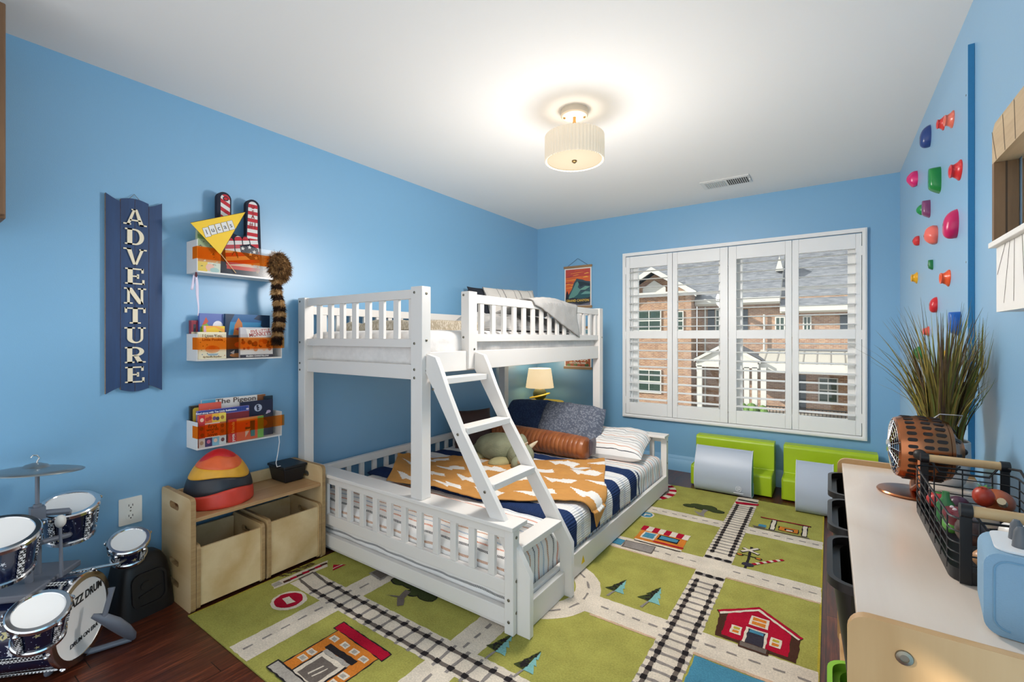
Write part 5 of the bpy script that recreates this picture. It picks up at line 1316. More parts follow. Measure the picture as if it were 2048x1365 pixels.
mtn = [([(0, .22), (.12, .30), (.26, .45), (.34, .62), (.40, .68), (.46, .74), (.56, .72), (.70, .70), (.82, .66), (1, .64), (1, .12), (0, .12)], '3a4d57'), ([(.1, .18), (.3, .45), (.42, .62), (.5, .66), (.56, .6), (.5, .5), (.62, .42), (.5, .3), (.3, .2)], '5f8f86'), ([(.5, .66), (.7, .64), (1, .58), (1, .52), (.75, .55), (.6, .5)], '25323c'), ([(.3, .2), (.6, .35), (.9, .4), (1, .5), (1, .2)], '2f5a5e'), ([(.55, .42), (.8, .52), (1, .5), (.8, .42)], '6f9c8c'), ([(.62, .3), (.8, .38), (1, .36), (1, .3)], '6a9a92'), ([(.0, .15), (.02, .32), (.07, .42), (.12, .32), (.14, .15)], '22202c'), (rect(0, 1, 0, .17), '2e3036'), ([(0, .17), (.3, .22), (.7, .16), (1, .22), (1, .1), (0, .1)], '2c2f38'), ([(0, 0), (.25, .08), (.6, .02), (1, .07), (1, 0)], '6a6470')]
poster('hanging poster of orange sky and green cliffs with the words GRAND CANYON', 1.982, 1.535, sky + mtn, [('GRAND CANYON', .5, .13, .034, 'e2b84a')], True)
fo = [(rect(0, 1, 0, 1), '7fa9b8'), (rect(0, 1, .3, .7), '4f7a4a'), (rect(0, 1, 0, .35), 'a8502c')]
for _ in range(30): x, y = rp.uniform(0, .9), rp.uniform(0, .5); fo.append((circ(x, y, rp.uniform(.03, .09), rp.uniform(.02, .05), 8), rp.choice(['c9622f', '3f5a34', 'd98a3a', '8a3a24', '5f7a3c'])))
poster('hanging poster seen below the bunk, with white park lettering and rust foliage', 1.345, .895, fo, [('SEQUOIA', .5, .20, .06, 'f0ebe2'), ('NATIONAL PARK', .5, .09, .026, 'e8dccb')], False)

# ============================================================ CLIMBING BOARD
cb = thing('climbing_board', 'tall blue painted plywood climbing board on the right wall', 'climbing board', (3.08, -1.5, 1.2))
MB().box(3.072, 3.0895, -2.0845, -.905, .02, 2.268, WALL).build('board', cb, bevel=.0015)
MB().box(3.0722, 3.0893, -2.0862, -2.0846, .02, 2.268, M('3f86b4', .8, bump=(120, .3, .002), spec=.2, name='shaded_ply_edge')).build('board_edge', cb)  # darker than the board: shade on this edge is put into the colour
b = MB()
for z in (.3, .9, 1.5, 2.1): b.lathe(frame((3.0719, -2.06, z), (0, -1, 0), (0, 0, 1)), [(0, .001), (.004, .0005), (.004, 0)], STEEL, 10)
b.build('screw', cb)
def plastic(h): return M(h, .28, bump=(70, .1, .003), name='hold_' + h)
def hold(y, z, s, col, kind, lab, rot=0):
    T = frame((3.072, y, z), (0, -1, 0), (0, 0, 1)) @ Matrix.Rotation(math.radians(rot), 4, 'Z')
    m = plastic(col); b = MB(); n = 28
    if kind == 'jug':      # cup with a hollow rim
        pr = [(1.0, 0), (1.0, .12), (.78, .35), (.6, .75), (.66, 1.0), (.6, 1.06), (.42, .98), (.3, .7), (0, .6)]
        b.lathe(T, [(r * s, d * s * .66) for r, d in pr], m, n, rf=lambda t, d: 1 + .10 * math.cos(2 * t) + .05 * math.sin(3 * t))
    elif kind == 'horn':   # sloped wedge with its lip on the lower side
        rows = []
        for k in range(9):
            f = k / 8; w = (1 - f ** 2.2 * .62); rows.append([T @ Vector((.85 * s * w * math.cos(t), (1.15 * s * math.sin(t)) * w - .30 * s * f, math.sin(f * 1.35) * s * .82)) for t in [2 * PI * i / n for i in range(n)]])
        vs = [v for q in rows for v in q]; b.add(vs, [(a * n + i, a * n + (i + 1) % n, (a + 1) * n + (i + 1) % n, (a + 1) * n + i) for a in range(8) for i in range(n)] + [tuple(range(8 * n, 9 * n))], m)
    elif kind == 'fin':
        rows = []
        for k in range(9):
            f = k / 8; w = 1 - .45 * f ** 2.4; rows.append([T @ Vector((.8 * s * w * math.copysign(abs(math.cos(t)) ** .6, math.cos(t)) + .15 * s * f, 1.15 * s * (1 - .25 * f) * math.copysign(abs(math.sin(t)) ** .6, math.sin(t)) + .45 * s * f * .5, math.sin(f * 1.35) * s * .78)) for t in [2 * PI * i / n for i in range(n)]])
        vs = [v for q in rows for v in q]; b.add(vs, [(a * n + i, a * n + (i + 1) % n, (a + 1) * n + (i + 1) % n, (a + 1) * n + i) for a in range(8) for i in range(n)] + [tuple(range(8 * n, 9 * n))], m)
    else:                  # rounded sloper with a hollow under the lip
        def fn(d): return 1 + .16 * noise.noise(d * 1.6 + Vector((y, z, 0)) * 5)
        b.ball(T @ Vector((0, 0, .15 * s)), (s, s * 1.15, s), m, T=T.to_3x3().to_4x4(), n=28, fn=fn)
        b.v = [(min(v[0], 3.0719), v[1], v[2]) for v in b.v]
    t = thing('climbing_hold', lab, 'climbing hold', tuple(T.translation), 'climbing holds on the right wall')
    b.build('hold_body', t, angle=1.0)
    MB().lathe(T, [(0, s * (.39 if kind == 'jug' else .79 if kind == 'horn' else .75 if kind == 'fin' else 1.14)), (.006, s * (.39 if kind == 'jug' else .79 if kind == 'horn' else .75 if kind == 'fin' else 1.14) + .001), (.0075, s * .5)], STEEL, 10).build('bolt', t)
H_ = [(-1.86, 2.10, .052, 'e0705c', 'jug', 'salmon pink climbing hold, right one of the touching pair near the ceiling'),
 (-1.69, 2.15, .046, 'd43a34', 'jug', 'bright red climbing hold, left one of the touching pair near the ceiling'),
 (-1.36, 2.215, .075, '27407c', 'horn', 'dark navy blue wedge climbing hold, highest on its side'),
 (-.96, 2.12, .06, 'd6246e', 'bulb', 'bright pink climbing hold near the back corner'),
 (-1.60, 1.93, .08, '15803a', 'fin', 'large green climbing hold in the upper half'),
 (-1.985, 1.86, .06, 'd0262c', 'jug', 'red climbing hold nearest the dark board edge in the upper half'),
 (-1.93, 1.67, .078, 'bf1559', 'horn', 'large magenta climbing hold near the board edge'),
 (-1.35, 1.86, .06, '7c3c66', 'fin', 'purple climbing hold over a green one'),
 (-1.19, 1.895, .04, '1c8a4a', 'bulb', 'small green climbing hold just left of the purple one'),
 (-1.53, 1.70, .062, 'e0685c', 'bulb', 'coral climbing hold in the middle of the board'),
 (-1.03, 1.76, .038, 'cf3438', 'bulb', 'small red climbing hold left of the coral one'),
 (-1.43, 1.575, .034, '14703a', 'fin', 'small dark green climbing hold right of the yellow one'),
 (-.955, 1.565, .052, 'e0a41c', 'jug', 'yellow climbing hold at the left edge of the board'),
 (-1.79, 1.475, .056, 'e2552a', 'jug', 'orange climbing hold with a wide round base'),
 (-1.53, 1.38, .05, 'c4202a', 'horn', 'deep red climbing hold above the potted grass'),
 (-1.98, 1.28, .066, '1a5fb0', 'fin', 'royal blue climbing hold beside the board edge above the potted grass'),
 (-1.32, 1.26, .042, 'e2584c', 'jug', 'coral climbing hold just behind the tips of the potted grass'),
 (-1.12, 1.145, .05, '1c7a3c', 'bulb', 'green climbing hold half hidden behind the grass blades'),
 (-1.77, 1.15, .055, 'd8a420', 'jug', 'mustard climbing hold behind the grass blades'),
 (-1.99, .96, .05, 'd8604c', 'jug', 'salmon climbing hold low behind the grass near the pot')]
for y, z, s, c, k, lab in H_: hold(y + .02, z, s * (.68 if k == 'jug' else .62), c, k, lab)

# ============================================================ CABINET
cab = thing('tray_cabinet', 'maple storage cabinet with rounded ends and black trays along the right wall', 'cabinet', (2.89, -2.75, 0))
ZC = .745; xf, xb = 2.69, 3.082; yn, yf = -3.375, -2.14
XZ = SX
for y in (yn, yf - .024):
    T = Matrix.Translation((0, y + .024, 0)) @ SX
    pr = rrect(xf + .004, xb, .045, ZC + .018, .03, 6); MB().prism(T, pr, 0, .024, MAPLEP).build('end_panel', cab, bevel=.009, seg=4)
MB().box(2.708, xb - .005, yn + .024, yf - .024, ZC - .02, ZC, MAPLE).build('top', cab, bevel=.002)
MB().box(xb - .012, xb - .004, yn + .024, yf - .024, .06, ZC - .02, MAPLEP).build('back_panel', cab)
MB().box(2.70, xb - .012, yn + .024, yf - .024, .06, .085, MAPLEP).build('bottom_shelf', cab, bevel=.002)
for y in (-2.548, -2.872, -3.20): MB().box(2.712, xb - .012, y - .009, y + .009, .085, ZC - .02, MAPLEP).build('divider', cab, bevel=.002)
for y in (yn + .05, yf - .05):
    for x in (2.74, 3.03): MB().lathe(Matrix.Translation((x, y, .0275)) @ Matrix.Rotation(PI / 2, 4, 'Y'), [(0, -.012), (.027, -.012), (.027, .012), (0, .012)], BLACKP, 24).box(x - .008, x + .008, y - .02, y + .02, .04, .06, BLACKP).build('caster', cab)
b = MB(); Tn = frame((2.768, yn - .0005, .714), (1, 0, 0), (0, 0, 1)); b.lathe(Tn, [(0, .001), (.006, .001), (.006, .003), (.011, .002), (.012, .0)], STEEL, 20).build('screw_cover', cab)
TRAY = M('1b1817', .38, name='black_tray'); GTR = M('8cc63a', .4, name='green_tray')
def tray(y0, y1, zt, zb, col, lab):
    t = thing('tray', lab, 'tray', (2.82, (y0 + y1) / 2, zb), 'trays in the maple cabinet')
    o = rrect(2.664, 3.05, y0 + .004, y1 - .004, .05, 6); i = rrect(2.675, 3.04, y0 + .015, y1 - .015, .042, 6); n = len(o)
    bo = [(2.702 + (x - 2.664) * .87, (y0 + y1) / 2 + (y - (y0 + y1) / 2) * .9) for x, y in o]; bi = [(2.706 + (x - 2.675) * .87, (y0 + y1) / 2 + (y - (y0 + y1) / 2) * .9) for x, y in i]
    R_ = [[(x, y, zb) for x, y in bo], [(x, y, zt - .02) for x, y in [(2.69 + (x - 2.664) * .92, y) for x, y in o]], [(x, y, zt - .018) for x, y in o], [(x, y, zt) for x, y in o], [(x, y, zt) for x, y in i], [(x, y, zt - .018) for x, y in i], [(x, y, zb + .006) for x, y in bi]]
    vs = [v for r_ in R_ for v in r_]; b = MB(); b.add(vs, [(a * n + k, a * n + (k + 1) % n, (a + 1) * n + (k + 1) % n, (a + 1) * n + k) for a in range(6) for k in range(n)] + [tuple(range(n))[::-1], tuple(range(6 * n, 7 * n))], col); b.build('tray_body', t)
tray(-2.528, -2.215, ZC - .024, .45, TRAY, 'black tray pulled slightly out of the cabinet, nearest the window')
tray(-2.855, -2.56, ZC - .024, .45, TRAY, 'black tray in the middle of the cabinet row')
tray(-3.185, -2.885, ZC - .024, .45, TRAY, 'black tray nearest the camera, with toy pieces inside')
tray(-3.185, -2.885, .40, .12, GTR, 'lime green tray on the lower level of the cabinet near its close end')
for c, lab in (((2.75, -3.03, .475), 'dark red toy ball in the near black tray'), ((2.735, -3.12, .475), 'straw yellow toy cone in the near black tray')):
    b = MB()
    if 'ball' in lab: b.ball(c, .04, M('7a2a2c', .5), n=20).ball((c[0], c[1], c[2] + .035), .012, M('7a2a2c', .5), n=10)
    else: b.lathe(Matrix.Translation((c[0], c[1], .457)), [(0, 0), (.03, 0), (.034, .02), (.012, .08), (0, .085)], M('c9a85c', .6), 20)
    tag(b.build('toy_piece'), lab, 'toy')

# ---- fan
fan = thing('desk_fan', 'copper barrel shaped desk fan on a round base beside the potted grass', 'fan', (2.87, -2.46, ZC))
COP = M('b0704c', .25, 1, name='brushed_copper'); CDK = M('1f1512', .5, name='fan_inside')
fc = Vector((2.893, -2.47, .889)); fa = Vector((-.965, -.08, .235)).normalized(); TFn = frame(fc, Vector((0, 0, 1)).cross(fa), (0, 0, 1))
pr = [(.08, -.060), (.09, -.056), (.095, -.04), (.098, 0), (.095, .04), (.089, .056), (.082, .06)]
MB().lathe(TFn, pr, COP, 64).build('housing', fan)
b = MB()
for zc, hh in ((-.036, .015), (-.006, .014), (.03, .0145)):
    for k in range(30):
        a = 2 * PI * k / 30; L = TFn @ Matrix.Rotation(a, 4, 'Z'); r = .0985 - .003 * abs(zc) / .045
        b.prism(L @ Matrix.Translation((r, 0, zc)) @ Matrix.Rotation(PI / 2, 4, 'Y') @ Matrix.Rotation(PI / 2, 4, 'Z'), rrect(-.0052, .0052, -hh * .8, hh * .8, .005, 3), -.003, .0006, CDK)
b.build('slots', fan)
b = MB()
for r in (.02, .036, .052, .066, .078): b.tube([TFn @ Vector((r * math.cos(t), r * math.sin(t), .072 - .012 * r / .078)) for t in [2 * PI * k / 40 for k in range(41)]], .0016, CHROME, 6, caps=False)
for k in range(20): a = 2 * PI * k / 20; b.tube([TFn @ Vector((.012 * math.cos(a), .012 * math.sin(a), .073)), TFn @ Vector((.086 * math.cos(a), .086 * math.sin(a), .058))], .0012, CHROME, 5)
b.lathe(TFn, [(0, .076), (.018, .075), (.02, .068)], CHROME, 24).build('front_grille', fan)
b = MB(); b.lathe(TFn, [(0, .02), (.03, .02), (.03, -.02)], CDK, 20)
for k in range(4):
    L = TFn @ Matrix.Rotation(k * PI / 2, 4, 'Z') @ Matrix.Rotation(.5, 4, 'X'); b.prism(L, [(.02, -.012), (.085, -.03), (.088, .02), (.02, .012)], -.002, .002, M('6a5a50', .3, .6))
b.build('blades', fan)
MB().lathe(TFn, [(.088, -.058), (.086, -.066), (.064, -.076), (.04, -.088), (.034, -.098), (.0, -.1)], COP, 48).build('rear_cover', fan)
b = MB()
for k in range(10): L = TFn @ Matrix.Rotation(2 * PI * k / 10, 4, 'Z'); b.prism(L @ Matrix.Translation((.071, 0, -.0735)) @ Matrix.Rotation(2.45, 4, 'Y'), rect(-.014, .014, -.004, .004), -.001, .002, CDK)
b.ball(TFn @ Vector((0, 0, -.102)), .011, CDK, n=12).build('rear_slots', fan)
b = MB(); b.tube([TFn @ Vector((.0, .088, -.03)), TFn @ Vector((.0, .108, -.05)), TFn @ Vector((.0, .108, -.10)), TFn @ Vector((0, .075, -.09))], .0022, CHROME, 6); b.build('carry_handle', fan)
side_ = Vector((-.08, -.99, 0)).normalized()
b = MB(); 
for s in (1, -1):
    q = fc + side_ * .104 * s
    b.tube([q, (q.x, q.y, .80), (fc.x + side_.x * .02 * s - .01, fc.y + side_.y * .03 * s, .768), (fc.x - .01, fc.y, .762)], [.008, .009, .009, .010], COP, 8)
b.build('yoke', fan)
b = MB()
for s in (1, -1):
    q = fc + side_ * .109 * s; b.ball(q, .016, BLACKP, n=16)
b.build('tilt_knob', fan)
MB().lathe(Matrix.Translation((fc.x - .02, fc.y, ZC + .0005)), [(0, 0), (.078, 0), (.081, .004), (.078, .008), (.03, .013), (.0, .0145)], COP, 56).build('base', fan)
# ---- potted grass
pg = thing('potted_grass', 'tall artificial grass in a white pot on the cabinet by the climbing board', 'plant', (2.978, -2.262, ZC))
Tp = Matrix.Translation((2.978, -2.262, ZC))
POT = M('e4e4e4', .3, name='white_ceramic')
MB().lathe(Tp, [(0, .0005), (.05, .0005), (.056, .008), (.066, .04), (.07, .09), (.069, .142), (.066, .145), (.063, .142), (.063, .11), (0, .108)], POT, 48).build('pot', pg)
MB().lathe(Tp, [(0, .115), (.063, .113)], M('2c2118', .95, bump=(80, .8), name='potting_soil'), 24).build('soil', pg)
GR = [M(h, .55, var=.25, vscale=30, name='grass_' + h) for h in ('7d752f', '8d7d36', '665c28', '9a8740', '5a4630', '6b5334', '76803a')]
b = MB(); rg_ = random.Random(21)
for i in range(330):
    a = rg_.uniform(0, 2 * PI); r0 = .05 * math.sqrt(rg_.random()); hgt = rg_.uniform(.24, .47) if i > 60 else rg_.uniform(.42, .52); out_ = rg_.uniform(.02, .13) if rg_.random() < .85 else rg_.uniform(.13, .22)
    bx_, by_ = 2.978 + r0 * math.cos(a), -2.262 + r0 * math.sin(a); w = rg_.uniform(.0018, .0046); col = rg_.choice(GR); K = 7
    ph = a + rg_.uniform(-.5, .5); dv = Vector((math.cos(ph), math.sin(ph), 0)); sv = Vector((-dv.y, dv.x, 0)) if rg_.random() < .5 else Vector((math.cos(rg_.uniform(0, 6)), math.sin(rg_.uniform(0, 6)), 0)).normalized()
    vs = []
    for k in range(K + 1):
        s = k / K; p = Vector((bx_, by_, ZC + .11)) + dv * out_ * s ** 2.1 + Vector((0, 0, hgt * (s - .12 * (out_ / .2) * s ** 3)))
        p.x = min(p.x, 3.066); ww = w * (1 - s ** 2.2) + .0002; vs += [p - sv * ww, p + sv * ww]
        if p.x > 3.06: pass
    b.add(vs, [(2 * k, 2 * k + 1, 2 * k + 3, 2 * k + 2) for k in range(K)], col)
b.build('grass_blades', pg)
# ---- wire basket with wooden handles
wb = thing('wire_basket', 'black wire basket with two wooden handles full of toy food on the cabinet', 'basket', (2.965, -2.86, ZC))
bx0, bx1, by0, by1 = 2.868, 3.062, -3.095, -2.625; z0, zr = ZC + .001, ZC + .125
def loop(z, r): return [(x, y, z) for x, y in rrect(bx0, bx1, by0, by1, .03, 4)] + [(bx1, by0 + .03, z)]
b = MB()
for z, r in ((zr, .0024), (z0 + .098, .0016), (z0 + .075, .0016), (z0 + .055, .0016), (z0 + .037, .0016)): b.tube(loop(z, r), r, BLACK, 6, caps=False)
for k in range(7):
    for x in (bx0, bx1): y = by0 + .04 + (by1 - by0 - .08) * k / 6; b.tube([(x, y, z0 + .012), (x, y, zr)], .0016, BLACK, 6)
for k in range(3):
    for y in (by0, by1): x = bx0 + .04 + (bx1 - bx0 - .08) * k / 2; b.tube([(x, y, z0 + .012), (x, y, zr)], .0016, BLACK, 6)
b.build('wire_sides', wb)
o = rrect(bx0, bx1, by0, by1, .03, 5); n = len(o); i_ = rrect(bx0 + .002, bx1 - .002, by0 + .002, by1 - .002, .028, 5)
b = MB(); b.add([(x, y, z0) for x, y in o] + [(x, y, z0 + .024) for x, y in o] + [(x, y, z0 + .024) for x, y in i_] + [(x, y, z0 + .003) for x, y in i_], [(j * n + k, j * n + (k + 1) % n, (j + 1) * n + (k + 1) % n, (j + 1) * n + k) for j in range(3) for k in range(n)] + [tuple(range(n))[::-1], tuple(range(3 * n, 4 * n))], BLACK); b.build('base_pan', wb)
for y, sg2 in ((by1 + .003, 1), (by0 - .003, -1)):
    xa, xc = 2.888, 3.046; zt = ZC + .146
    for x in (xa, xc): MB().box(x - .009, x + .009, y - .002, y + .002, z0, zt, BLACK).tube([(x - .009, y, zt), (x + .009, y, zt)], .0135, BLACK, 20).build('handle_bracket', wb, bevel=.001)
    MB().tube([(xa + .009, y, zt), (xc - .009, y, zt)], .0108, DOWEL, 20).build('wooden_grip', wb)
    b = MB(); 
    b.tube([(xa + .01, y - .004 * sg2, zr + .02), (xa + .03, y - .004 * sg2, zr - .012), (xc - .03, y - .004 * sg2, zr - .012), (xc - .01, y - .004 * sg2, zr + .02)], .0028, BLACK, 8)
    b.tube([(xc, y, zt - .004), (bx1, y - .05 * sg2, zr + .025), (bx1, y - .13 * sg2, zr)], .003, BLACK, 8); b.build('brace', wb)
# toy food in the basket
def toy(kind, lab, c, fnb):
    b = MB(); fnb(b, Vector(c)); tag(b.build(kind), lab, 'toy food')
pl = lambda h: M(h, .35, name='toy_' + h)
Zt = ZC + .03
toy('toy_strawberry', 'red toy strawberry with green leaves on top of the basket near the far handle', (2.975, -2.78, Zt + .075), lambda b, c: (b.ball(c + Vector((0, 0, -.01)), (.02, .022, .024), pl('a8341f'), n=20, fn=lambda d: 1 - .18 * d.z * -1), [b.poly(frame(c + Vector((0, 0, .015)), (math.cos(a), math.sin(a), .3), (-math.sin(a), math.cos(a), .0)), [(0, -.005), (.02, 0), (0, .005)], 0, pl('4e8a3c')) for a in [k * 1.05 for k in range(6)]]))
toy('toy_drumstick', 'orange brown toy roast leg lying beside the toy strawberry', (3.01, -2.73, Zt + .05), lambda b, c: (b.ball(c, (.03, .045, .028), pl('a5522a'), n=20), b.tube([c + Vector((0, -.04, .005)), c + Vector((-.01, -.075, .02))], [.009, .008], pl('d9c39a'), 10)))
toy('toy_bottle', 'green toy bottle near the left side of the basket', (2.905, -2.80, Zt + .0), lambda b, c: b.lathe(Matrix.Translation(c - Vector((0, 0, .002))), [(0, 0), (.018, 0), (.02, .01), (.02, .04), (.008, .06), (.007, .075), (0, .075)], pl('3a7a44'), 20))
toy('toy_pea_pod', 'bright green toy pea pod by the basket wires', (2.90, -2.885, Zt + .018), lambda b, c: b.ball(c, (.017, .035, .016), pl('5a9a3c'), n=16))
toy('toy_aubergine', 'dark purple brown toy aubergine near the close end of the basket', (2.912, -3.01, Zt + .05), lambda b, c: (b.ball(c, (.026, .034, .03), pl('4a3530'), n=20), b.ball(c + Vector((0, .03, .012)), (.012, .014, .012), pl('6a5a3a'), n=10)))
toy('toy_berry_tart', 'dark red toy tart with white dots in the basket', (2.905, -2.95, Zt + .062), lambda b, c: (b.lathe(Matrix.Translation(c - Vector((0, 0, .02))), [(0, 0), (.02, 0), (.03, .02), (.026, .032), (0, .036)], pl('7a2430'), 20), [b.ball(c + Vector((.014 * math.cos(a), .014 * math.sin(a), .014)), .004, pl('e8d4d0'), n=8) for a in (0, 1.3, 2.6, 3.9, 5.2)]))
toy('toy_egg', 'white toy egg in the middle of the basket', (2.985, -2.99, Zt + .05), lambda b, c: b.ball(c, (.03, .036, .03), pl('e6e0d8'), n=20))
toy('toy_corn', 'golden yellow toy cob at the right of the basket', (3.032, -2.955, Zt + .05), lambda b, c: b.ball(c, (.024, .045, .024), pl('c79a34'), n=24, fn=lambda d: 1 + .05 * math.sin(18 * d.y) * math.sin(9 * math.atan2(d.z, d.x))))
toy('toy_carton', 'small purple and orange toy carton by the golden cob', (3.015, -2.905, Zt + .035), lambda b, c: (b.box(c.x - .02, c.x + .02, c.y - .016, c.y + .016, c.z - .03, c.z + .03, pl('5a3a86')), b.box(c.x - .0206, c.x + .0206, c.y - .0166, c.y + .0166, c.z - .03, c.z - .005, pl('d8702c'))))
toy('toy_bread', 'pale tan toy bread roll at the bottom of the basket by the near corner', (2.93, -3.065, Zt + .016), lambda b, c: b.ball(c, (.03, .022, .02), pl('c9976a'), n=18, fn=lambda d: 1 + .04 * math.sin(9 * d.x)))
toy('toy_tomato', 'red toy tomato at the far left corner of the basket', (2.905, -2.70, Zt + .022), lambda b, c: (b.ball(c, (.024, .024, .021), pl('b82c2c'), n=18), b.ball(c + Vector((0, 0, .02)), (.008, .008, .003), pl('4e8a3c'), n=8)))
toy('toy_sausage', 'pink toy sausage at the bottom of the basket near the handle bracket', (2.955, -3.02, Zt + .012), lambda b, c: b.tube([c + Vector((-.03, 0, 0)), c, c + Vector((.03, .005, 0))], [.009, .012, .009], pl('c98a80'), 12))
toy('toy_mushroom', 'cream toy mushroom in the middle of the basket', (2.955, -2.87, Zt + .0), lambda b, c: b.lathe(Matrix.Translation(c - Vector((0, 0, .002))), [(0, 0), (.012, 0), (.012, .03), (.03, .032), (.026, .052), (0, .06)], pl('d3c3a6'), 20))
toy('toy_plum', 'dark plum toy fruit near the far end of the basket', (2.945, -2.70, Zt + .02), lambda b, c: b.ball(c, (.022, .022, .021), pl('4c2a40'), n=18))
# ---- blue music box
sb = thing('music_box', 'soft blue cube speaker with white top and grey ears on the cabinet', 'speaker', (2.95, -3.22, ZC))
FAB = M('7f9fb6', .9, bump=(420, .35, .002), name='blue_felt'); TOPW = M('e6e6e6', .35, name='speaker_white')
TB2 = Matrix.Translation((2.964, -3.228, ZC)) @ Matrix.Rotation(math.radians(-7), 4, 'Z')
pts = rrect(-.08, .08, .0015, .135, .022, 6)
MB().prism(TB2 @ SX @ Matrix.Translation((0, 0, -.062)), pts, 0, .124, FAB).build('felt_body', sb, bevel=.012, seg=4)
MB().prism(TB2, rrect(-.066, .072, -.052, .052, .02, 6), .1345, .139, TOPW).build('top_plate', sb, bevel=.002)
MB().prism(TB2, rrect(-.01, .06, -.04, .04, .01), .139, .1395, M('9cc4d4', .3, name='top_blue')).build('play_pad', sb)
for y in (-.02, .02):
    MB().tube([TB2 @ Vector((-.035, y, .138)), TB2 @ Vector((-.035, y, .165)), TB2 @ Vector((-.035, y, .172))], [.010, .0075, .004], M('5c5f63', .4, name='ear_grey'), 14).build('ear', sb)
b = MB(); b.tube([TB2 @ Vector((x, -.0625, z)) for x, z in rrect(-.068, .068, .012, .124, .018, 6)], .0014, M('6f97b2', .9), 6); b.build('stitching', sb)

# ============================================================ WINDOW FRAME MIRROR ON THE RIGHT WALL
mr = thing('framed_mirror', 'house window shaped wooden mirror with a white boarded base on the right wall', 'mirror', (3.07, -2.85, 1.55))
TANW = wood('weathered_tan_board', 'a88e6c', 'c8b08c', 1, .6); DKT = wood('brown_board', '6f5336', '8a6a48', 2, .55); MIR = M('f2f4f6', .02, 1, name='mirror_glass'); GRV = M('4a3b2c', .8, name='groove_dark'); WBD = M('e9e6e0', .5, bump=(40, .1), name='white_board')
ye = -3.16; FR = frame((3.09, 0, 0), (0, -1, 0), (0, 0, 1))    # local x = -y, facing the room
def R2(y0, y1, z0, z1): return rect(-y0, -y1, z0, z1)
MB().prism(FR, R2(-2.60, ye + .06, 1.49, 1.715), .004, .008, MIR).build('mirror_pane', mr)
MB().prism(FR, [(2.535, 1.71), (2.535, 1.795), (2.56, 1.815), (-ye - .03, 1.815), (-ye, 1.795), (-ye, 1.71)], .002, .05, TANW).build('header_board', mr, bevel=.002)
b = MB()
for a, c in ((2.535, 2.575), (2.63, 2.65), (2.72, 2.73), (2.85, 2.85), (2.97, 2.96), (3.07, 3.05)): b.poly(FR, line(a, 1.80 if a < 2.55 else 1.812, c, 1.712, .004), .0503, GRV)
b.build('groove', mr)
for y0, y1 in ((-2.535, -2.553), (ye + .018, ye)):
    MB().prism(FR, R2(y0, y1, 1.49, 1.71), .002, .05, DKT).build('side_board', mr, bevel=.001)
b = MB().box(3.062, 3.066, -2.5533, -2.5529, 1.49, 1.71, GRV); b.build('groove', mr)
MB().box(3.03, 3.088, ye - .01, -2.545, 1.475, 1.49, WBD).build('sill', mr, bevel=.002)
MB().prism(FR, R2(-2.556, ye, 1.318, 1.475), .002, .046, WBD).build('apron_board', mr, bevel=.002)
b = MB()
for a, c in ((2.635, 2.565), (2.67, 2.622), (2.705, 2.70), (2.76, 2.78), (2.82, 2.86), (2.9, 2.95), (2.98, 3.03)): b.poly(FR, line(a, 1.474, c, 1.32 if a > 2.65 else 1.40, .003), .0463, GRV)
b.build('groove', mr)
MB().prism(FR, R2(-2.575, ye + .02, 1.298, 1.318), .002, .05, WBD).build('bottom_rail', mr, bevel=.002)

# ============================================================ BROWN WALL CABINET AT THE LEFT EDGE
wc = thing('wall_cabinet', 'dark brown wooden wall cabinet just reaching in at the left edge near the ceiling', 'cabinet', (.2, -4.33, 1.62))
MB().box(.001, .38, -4.62, -4.046, 1.63, 2.36, BROWNW).build('body', wc, bevel=.004)
MB().box(.381, .40, -4.61, -4.05, 1.64, 2.35, BROWNW).build('door', wc, bevel=.004)

# ============================================================ OUTSIDE: THE BRICK HOUSE ACROSS THE STREET
def brick_mat(name, c1, c2, mort, sc=1):
    t = NT(name); o = t.obj(); sep = t.n('ShaderNodeSeparateXYZ'); t.l(o, sep.inputs[0]); cb = t.n('ShaderNodeCombineXYZ'); t.l(t.math('ADD', sep.outputs[0], sep.outputs[1]), cb.inputs[0]); t.l(sep.outputs[2], cb.inputs[1])
    b = t.n('ShaderNodeTexBrick', Scale=1.0); b.inputs['Color1'].default_value = lin(c1); b.inputs['Color2'].default_value = lin(c2); b.inputs['Mortar'].default_value = lin(mort)
    b.inputs['Brick Width'].default_value = .23; b.inputs['Row Height'].default_value = .082; b.inputs['Mortar Size'].default_value = .011; t.l(cb.outputs[0], b.inputs['Vector'])
    w = t.n('ShaderNodeTexWhiteNoise', noise_dimensions='2D'); fl = t.n('ShaderNodeVectorMath', operation='FLOOR'); mp = t.scale(cb.outputs[0], (4.35, 12.2, 1)); t.l(mp, fl.inputs[0]); t.l(fl.outputs[0], w.inputs['Vector'])
    t.color(t.mix(t.math('MULTIPLY', w.outputs[0], .35), b.outputs[0], '6a5348')); t.b.inputs['Roughness'].default_value = .9; return t.m
BRK = brick_mat('red_brick', '96674c', 'b8906f', 'b5a696'); 
def shingle():
    t = NT('grey_shingle'); o = t.obj(); f = t.noise(t.scale(o, (1.6, 5, 9)), 1.3, 5, .7); t.color(t.ramp(f, [(.3, '4c5057'), (.5, '6e7178'), (.72, '8c8e93')])); t.b.inputs['Roughness'].default_value = .9; return t.m
SHG = shingle(); TRM = M('c9c7c1', .6, name='house_trim'); GLS = M('33463f', .1, name='house_glass'); DKB = M('2c3844', .5, name='slate_shutter'); MTL = M('b5b1a8', .5, name='metal_porch_roof'); SOF = M('c9c2b4', .7, name='soffit')
hs_ = thing('house', 'brick townhouse with grey shingle roof and white porches seen through the shutters', 'house', (-2, 28, -3.35))
Yh = 27.0
MB().box(-4.4, 12, Yh, Yh + 6, -3.35, 3.6, BRK).build('main_wall', hs_)
